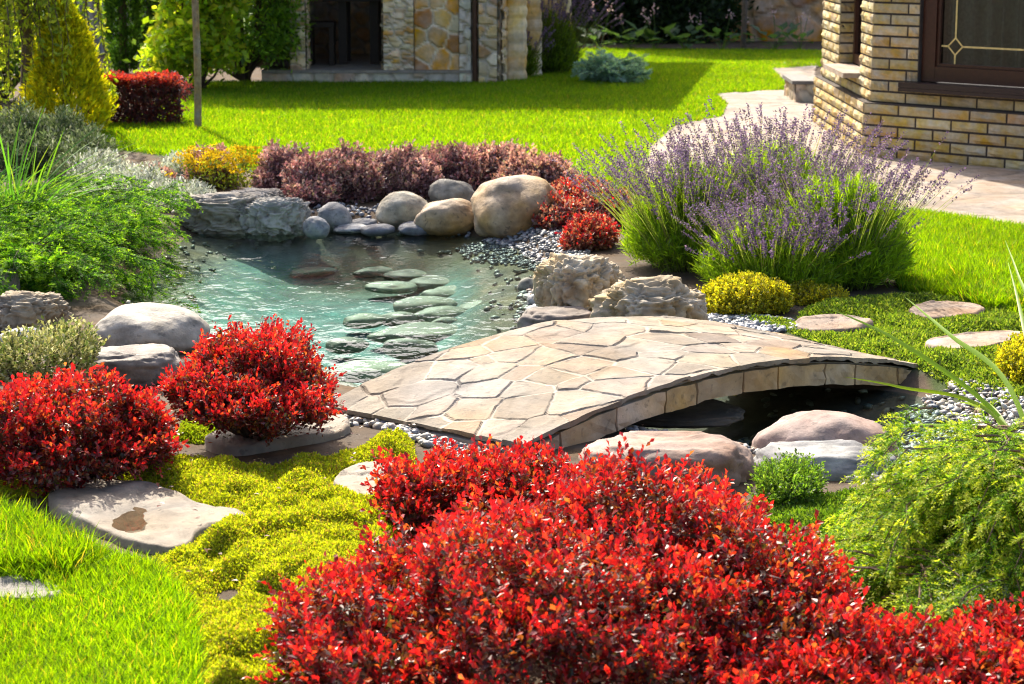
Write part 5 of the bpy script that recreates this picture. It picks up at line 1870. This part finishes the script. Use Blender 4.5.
# ------------------------------------------------------------------ stone pavilion
def pavilion():
    x0 = G(302, 85)[0]
    yF = G(400, 84)[0][1]
    sc = lambda px: (px - 512) / F * (yF * CP + CZ * SP)
    th = thing('stone_pavilion', 'garden pavilion with pale stacked stone walls and open dark doorway', 'pavilion', (sc(440), yF + 1, 0))
    H = 2.42
    Q1 = np.array([sc(500), yF])
    Q2 = G(562, 66)[0][:2]
    CR = [(4, .56, .45, .28), (3, .50, .37, .20), (2, .60, .50, .35), (1.8, .50, .31, .13), (.7, .32, .19, .10)]
    MO = (.42, .37, .29)
    # floor with a stone fascia
    fl = .13
    g = Geo()
    P0, P1 = np.array([sc(262), yF]), np.array([sc(474), yF])
    prism(g, [P0, P1, P1 + [0, 3.2], P0 + [0, 3.2]], -.05, fl - .02, (.3, .26, .2))
    rubble(g, P0 + [0, -.004], P1 + [0, -.004], 0, fl - .02, .17, 1.25, [(3, .46, .40, .32), (1, .36, .25, .19), (1, .5, .45, .38)], (.38, .33, .27), .014, 3)
    part(g, 'fascia', M_mason, th)
    g = Geo()
    prism(g, [P0 + [0, -.03], P1 + [0, -.03], P1 + [0, 3.2], P0 + [0, 3.2]], fl - .018, fl + .012, (.36, .31, .26))
    part(g, 'floor', M_flag, th)
    zb = fl + .014
    def pier(pa, pb, depth, cell, an, pal, name='pier', z0=zb, proud=0., jd=.03):
        g = Geo()
        a, b = np.array([sc(pa), yF - proud]), np.array([sc(pb), yF - proud])
        prism(g, [a, b, b + [0, depth], a + [0, depth]], z0, H, MO)
        rubble(g, a + [0, -.003], b + [0, -.003], z0, H, cell, an, pal, MO, jd, int(pa))
        rubble(g, b + [.003, 0], b + [.003, depth], z0, H, cell, an, pal, MO, jd, int(pa) + 1)
        rubble(g, a + [-.003, depth], a + [-.003, 0], z0, H, cell, an, pal, MO, jd, int(pa) + 2)
        part(g, name, M_mason, th)
    pier(291, 306, .35, .06, 2.0, CR, jd=.018)
    pier(384, 414, .40, .055, 2.2, CR, jd=.018)
    # infill of big polygonal stones, quoin strip, pipe
    g = Geo()
    a, b = np.array([sc(414.6), yF + .03]), np.array([sc(459), yF + .03])
    prism(g, [a, b, b + [0, .3], a + [0, .3]], zb, H, MO)
    rubble(g, a + [0, -.003], b + [0, -.003], zb, H, .20, .95, [(3, .52, .31, .12), (2, .36, .17, .06), (2, .58, .40, .18), (1, .56, .48, .36)], (.60, .53, .40), .022, 18, joint=.05)
    part(g, 'infill_panel', M_mason, th)
    pier(459.6, 471, .32, .13, .8, [(3, .52, .47, .38), (1, .44, .34, .2)], z0=.02)
    pier(479, 497, .32, .12, 1.3, CR, z0=.0, proud=.05)
    g = Geo()
    tube(g, [[sc(475), yF - .05, .02], [sc(475), yF - .05, H - .05]], .026, (1, 1, 1), 12)
    part(g, 'drainpipe', M_pipe, th)
    # receding side with stacked stone columns
    g = Geo()
    prism(g, [Q1, Q2, Q2 + [-.4, .1], Q1 + [-.3, .25]], 0, H, MO)
    v = Q2 - Q1
    L = np.linalg.norm(v)
    d = v / L
    CL = [(3, .60, .45, .24), (2, .55, .37, .16), (2, .64, .52, .33)]
    rubble(g, Q1 + np.array([d[1], -d[0]]) * .004, Q2 + np.array([d[1], -d[0]]) * .004, 0, H, .10, 1.5, CL, MO, .03, 55)
    part(g, 'wall', M_mason, th)
    for k, f in enumerate((.12, .36, .60, .86)):
        g = Geo()
        c = Q1 + v * f + np.array([d[1], -d[0]]) * .06
        nz, na = 60, 16
        z = np.linspace(0, H, nz)
        rr = .12 + .018 * np.abs(np.sin(z * 24 + k)) ** .6
        a = np.arange(na + 1) / na * 6.2832
        V = np.stack([c[0] + np.outer(rr, np.cos(a)), c[1] + np.outer(rr, np.sin(a)), np.outer(z, np.ones(na + 1))], 2).reshape(-1, 3)
        V[:, :2] += .012 * np.stack([fbm(V * 7, 2, 3), fbm(V * 7, 2, 4)], 1)
        row = np.floor(z * 24 / math.pi).astype(int)
        pc = pick(CL, row.max() + 1, .1)[row]
        g.add(V, grid_faces(nz, na + 1), np.repeat(pc, na + 1, 0))
        part(g, 'column', M_mason, th)
    # back and left wall in the dark, beam over the doorway, roof
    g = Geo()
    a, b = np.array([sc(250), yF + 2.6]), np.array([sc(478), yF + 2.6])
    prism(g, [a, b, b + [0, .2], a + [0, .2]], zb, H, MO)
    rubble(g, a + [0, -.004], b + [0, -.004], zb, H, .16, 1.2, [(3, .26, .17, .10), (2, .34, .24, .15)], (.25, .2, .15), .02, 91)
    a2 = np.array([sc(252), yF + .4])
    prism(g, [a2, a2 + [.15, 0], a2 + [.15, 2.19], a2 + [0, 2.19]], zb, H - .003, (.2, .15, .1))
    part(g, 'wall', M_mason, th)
    g = Geo()
    prism(g, [[sc(285), yF + .05], [sc(500), yF + .05], [sc(500), yF + .3], [sc(285), yF + .3]], H + .002, H + .2, (1, 1, 1))
    part(g, 'beam', M_dark, th)
    g = Geo()
    y0 = yF - .45
    prism(g, [[-2.75, y0], [.42, y0 - .05], [1.35, yF + 5.6], [-2.75, yF + 5.6]], H + .204, H + .32, (1, 1, 1))  # out-of-view roof, outline shaped for the shadow it throws on the lawn
    part(g, 'roof', M_roof, th)
    # table and bench inside
    def px_x(px, y):
        return (px - 512) / F * (y * CP + CZ * SP)
    yt = yF + 1.1
    tb = thing('wooden_table', 'dark wooden table standing inside the pavilion doorway', 'table', (px_x(352, yt), yt, zb))
    g = Geo()
    box(g, (px_x(326, yt), yt - .3, zb + .66), (px_x(382, yt), yt + .4, zb + .72), (1, 1, 1))
    part(g, 'tabletop', M_dark, tb)
    for pa in (345, 376):
        for dy in (-.2, .3):
            g = Geo()
            box(g, (px_x(pa, yt) - .045, yt + dy - .04, zb), (px_x(pa, yt) + .045, yt + dy + .04, zb + .658), (1, 1, 1))
            part(g, 'leg', M_dark, tb)
    yb = yF + .8
    bn = thing('wooden_bench', 'dark wooden bench beside the table in the pavilion', 'bench', (px_x(322, yb), yb, zb))
    g = Geo()
    box(g, (px_x(309, yb), yb - .15, zb + .40), (px_x(336, yb), yb + .15, zb + .45), (1, 1, 1))
    part(g, 'seat', M_dark, bn)
    for pa in (312, 333):
        g = Geo()
        box(g, (px_x(pa, yb) - .025, yb - .13, zb), (px_x(pa, yb) + .025, yb + .13, zb + .398), (1, 1, 1))
        part(g, 'leg', M_dark, bn)
pavilion()

def far_wall():
    p0, p1 = np.array([G(560, 44)[0][0], 29.6]), np.array([G(860, 44)[0][0] + .5, 29.6])
    th = thing('stone_wall', 'shaded orange-brown rubble wall behind the far flower bed', 'wall', ((p0[0] + p1[0]) / 2, 29.7, 0))
    g = Geo()
    prism(g, [p0, p1, p1 + [0, .3], p0 + [0, .3]], 0, 2.4, (.3, .2, .12))
    rubble(g, p0 + [0, -.004], p1 + [0, -.004], 0, 2.4, .36, 1.3, [(3, .42, .22, .08), (2, .34, .17, .07), (1, .46, .28, .12)], (.34, .24, .15), .04, 8, .04)
    part(g, 'masonry', M_mason, th)
far_wall()

def fence():
    y = 27.0
    xa, xb = (60 - 512) / F * y, (215 - 512) / F * y
    th = thing('sheet_fence', 'grey ribbed metal fence behind the yellow-green bush', 'fence', ((xa + xb) / 2, y, 0))
    g = Geo()
    m = 220
    x = np.linspace(xa, xb, m)
    yy = y + .03 * np.clip(np.sin(x * 42) * 2.2, -1, 1)
    V = np.stack([np.c_[x, yy, np.zeros(m)], np.c_[x, yy, np.full(m, 2.6)]], 1).reshape(-1, 3)
    g.add(V, grid_faces(m, 2), (1, 1, 1))
    V2 = V + np.array([0, .02, 0])
    g.add(V2, grid_faces(m, 2), (1, 1, 1))
    part(g, 'panel', M_fence, th)
    for xx in (xa, (xa + xb) / 2, xb):
        g = Geo()
        box(g, (xx - .04, y + .06, 0), (xx + .04, y + .14, 2.6), (1, 1, 1))
        part(g, 'post', M_fence, th)
fence()

# ------------------------------------------------------------------ light, camera, render settings
w = bpy.data.worlds.new('World')
SC.world = w
w.use_nodes = True
nt = w.node_tree
nt.nodes.clear()
sky = nt.nodes.new('ShaderNodeTexSky')
sky.sky_type = 'NISHITA'
sky.sun_disc = False
sky.sun_elevation = SUN_EL
sky.sun_rotation = math.atan2(SUN_AZ[0], SUN_AZ[1])
sky.dust_density = 5.0
sky.air_density = .8
sky.ozone_density = .4
bg = nt.nodes.new('ShaderNodeBackground')
bg.inputs['Strength'].default_value = .15
wo = nt.nodes.new('ShaderNodeOutputWorld')
nt.links.new(sky.outputs[0], bg.inputs[0])
nt.links.new(bg.outputs[0], wo.inputs[0])

ld = bpy.data.lights.new('sun', 'SUN')
ld.energy = 4.3
ld.angle = math.radians(.53)
ld.color = (1.0, .91, .76)
lo_ = bpy.data.objects.new('sun', ld)
COL.objects.link(lo_)
sd = Vector((SUN_AZ[0] * math.cos(SUN_EL), SUN_AZ[1] * math.cos(SUN_EL), math.sin(SUN_EL)))
lo_.rotation_euler = sd.to_track_quat('Z', 'Y').to_euler()
lo_.location = (0, 0, 10)

cd = bpy.data.cameras.new('camera')
cam = bpy.data.objects.new('camera', cd)
COL.objects.link(cam)
cd.lens = LENS
cd.sensor_width = 36
cd.sensor_fit = 'HORIZONTAL'
cd.clip_end = 3000
cam.location = (0, 0, CZ)
cam.rotation_euler = (math.pi / 2 - PITCH, 0, 0)
cd.dof.use_dof = True
cd.dof.focus_distance = 7.6
cd.dof.aperture_fstop = 7.5
SC.camera = cam

SC.view_settings.view_transform = 'Standard'
SC.view_settings.look = 'None'
SC.view_settings.exposure = 1.06
SC.view_settings.gamma = 1
SC.render.engine = 'CYCLES'
cy = SC.cycles
cy.use_denoising = True
cy.filter_width = 1.05
cy.max_bounces = 7
cy.diffuse_bounces = 4
cy.glossy_bounces = 3
cy.transmission_bounces = 4
cy.transparent_max_bounces = 8
cy.sample_clamp_indirect = 5
cy.caustics_reflective = False
cy.caustics_refractive = False
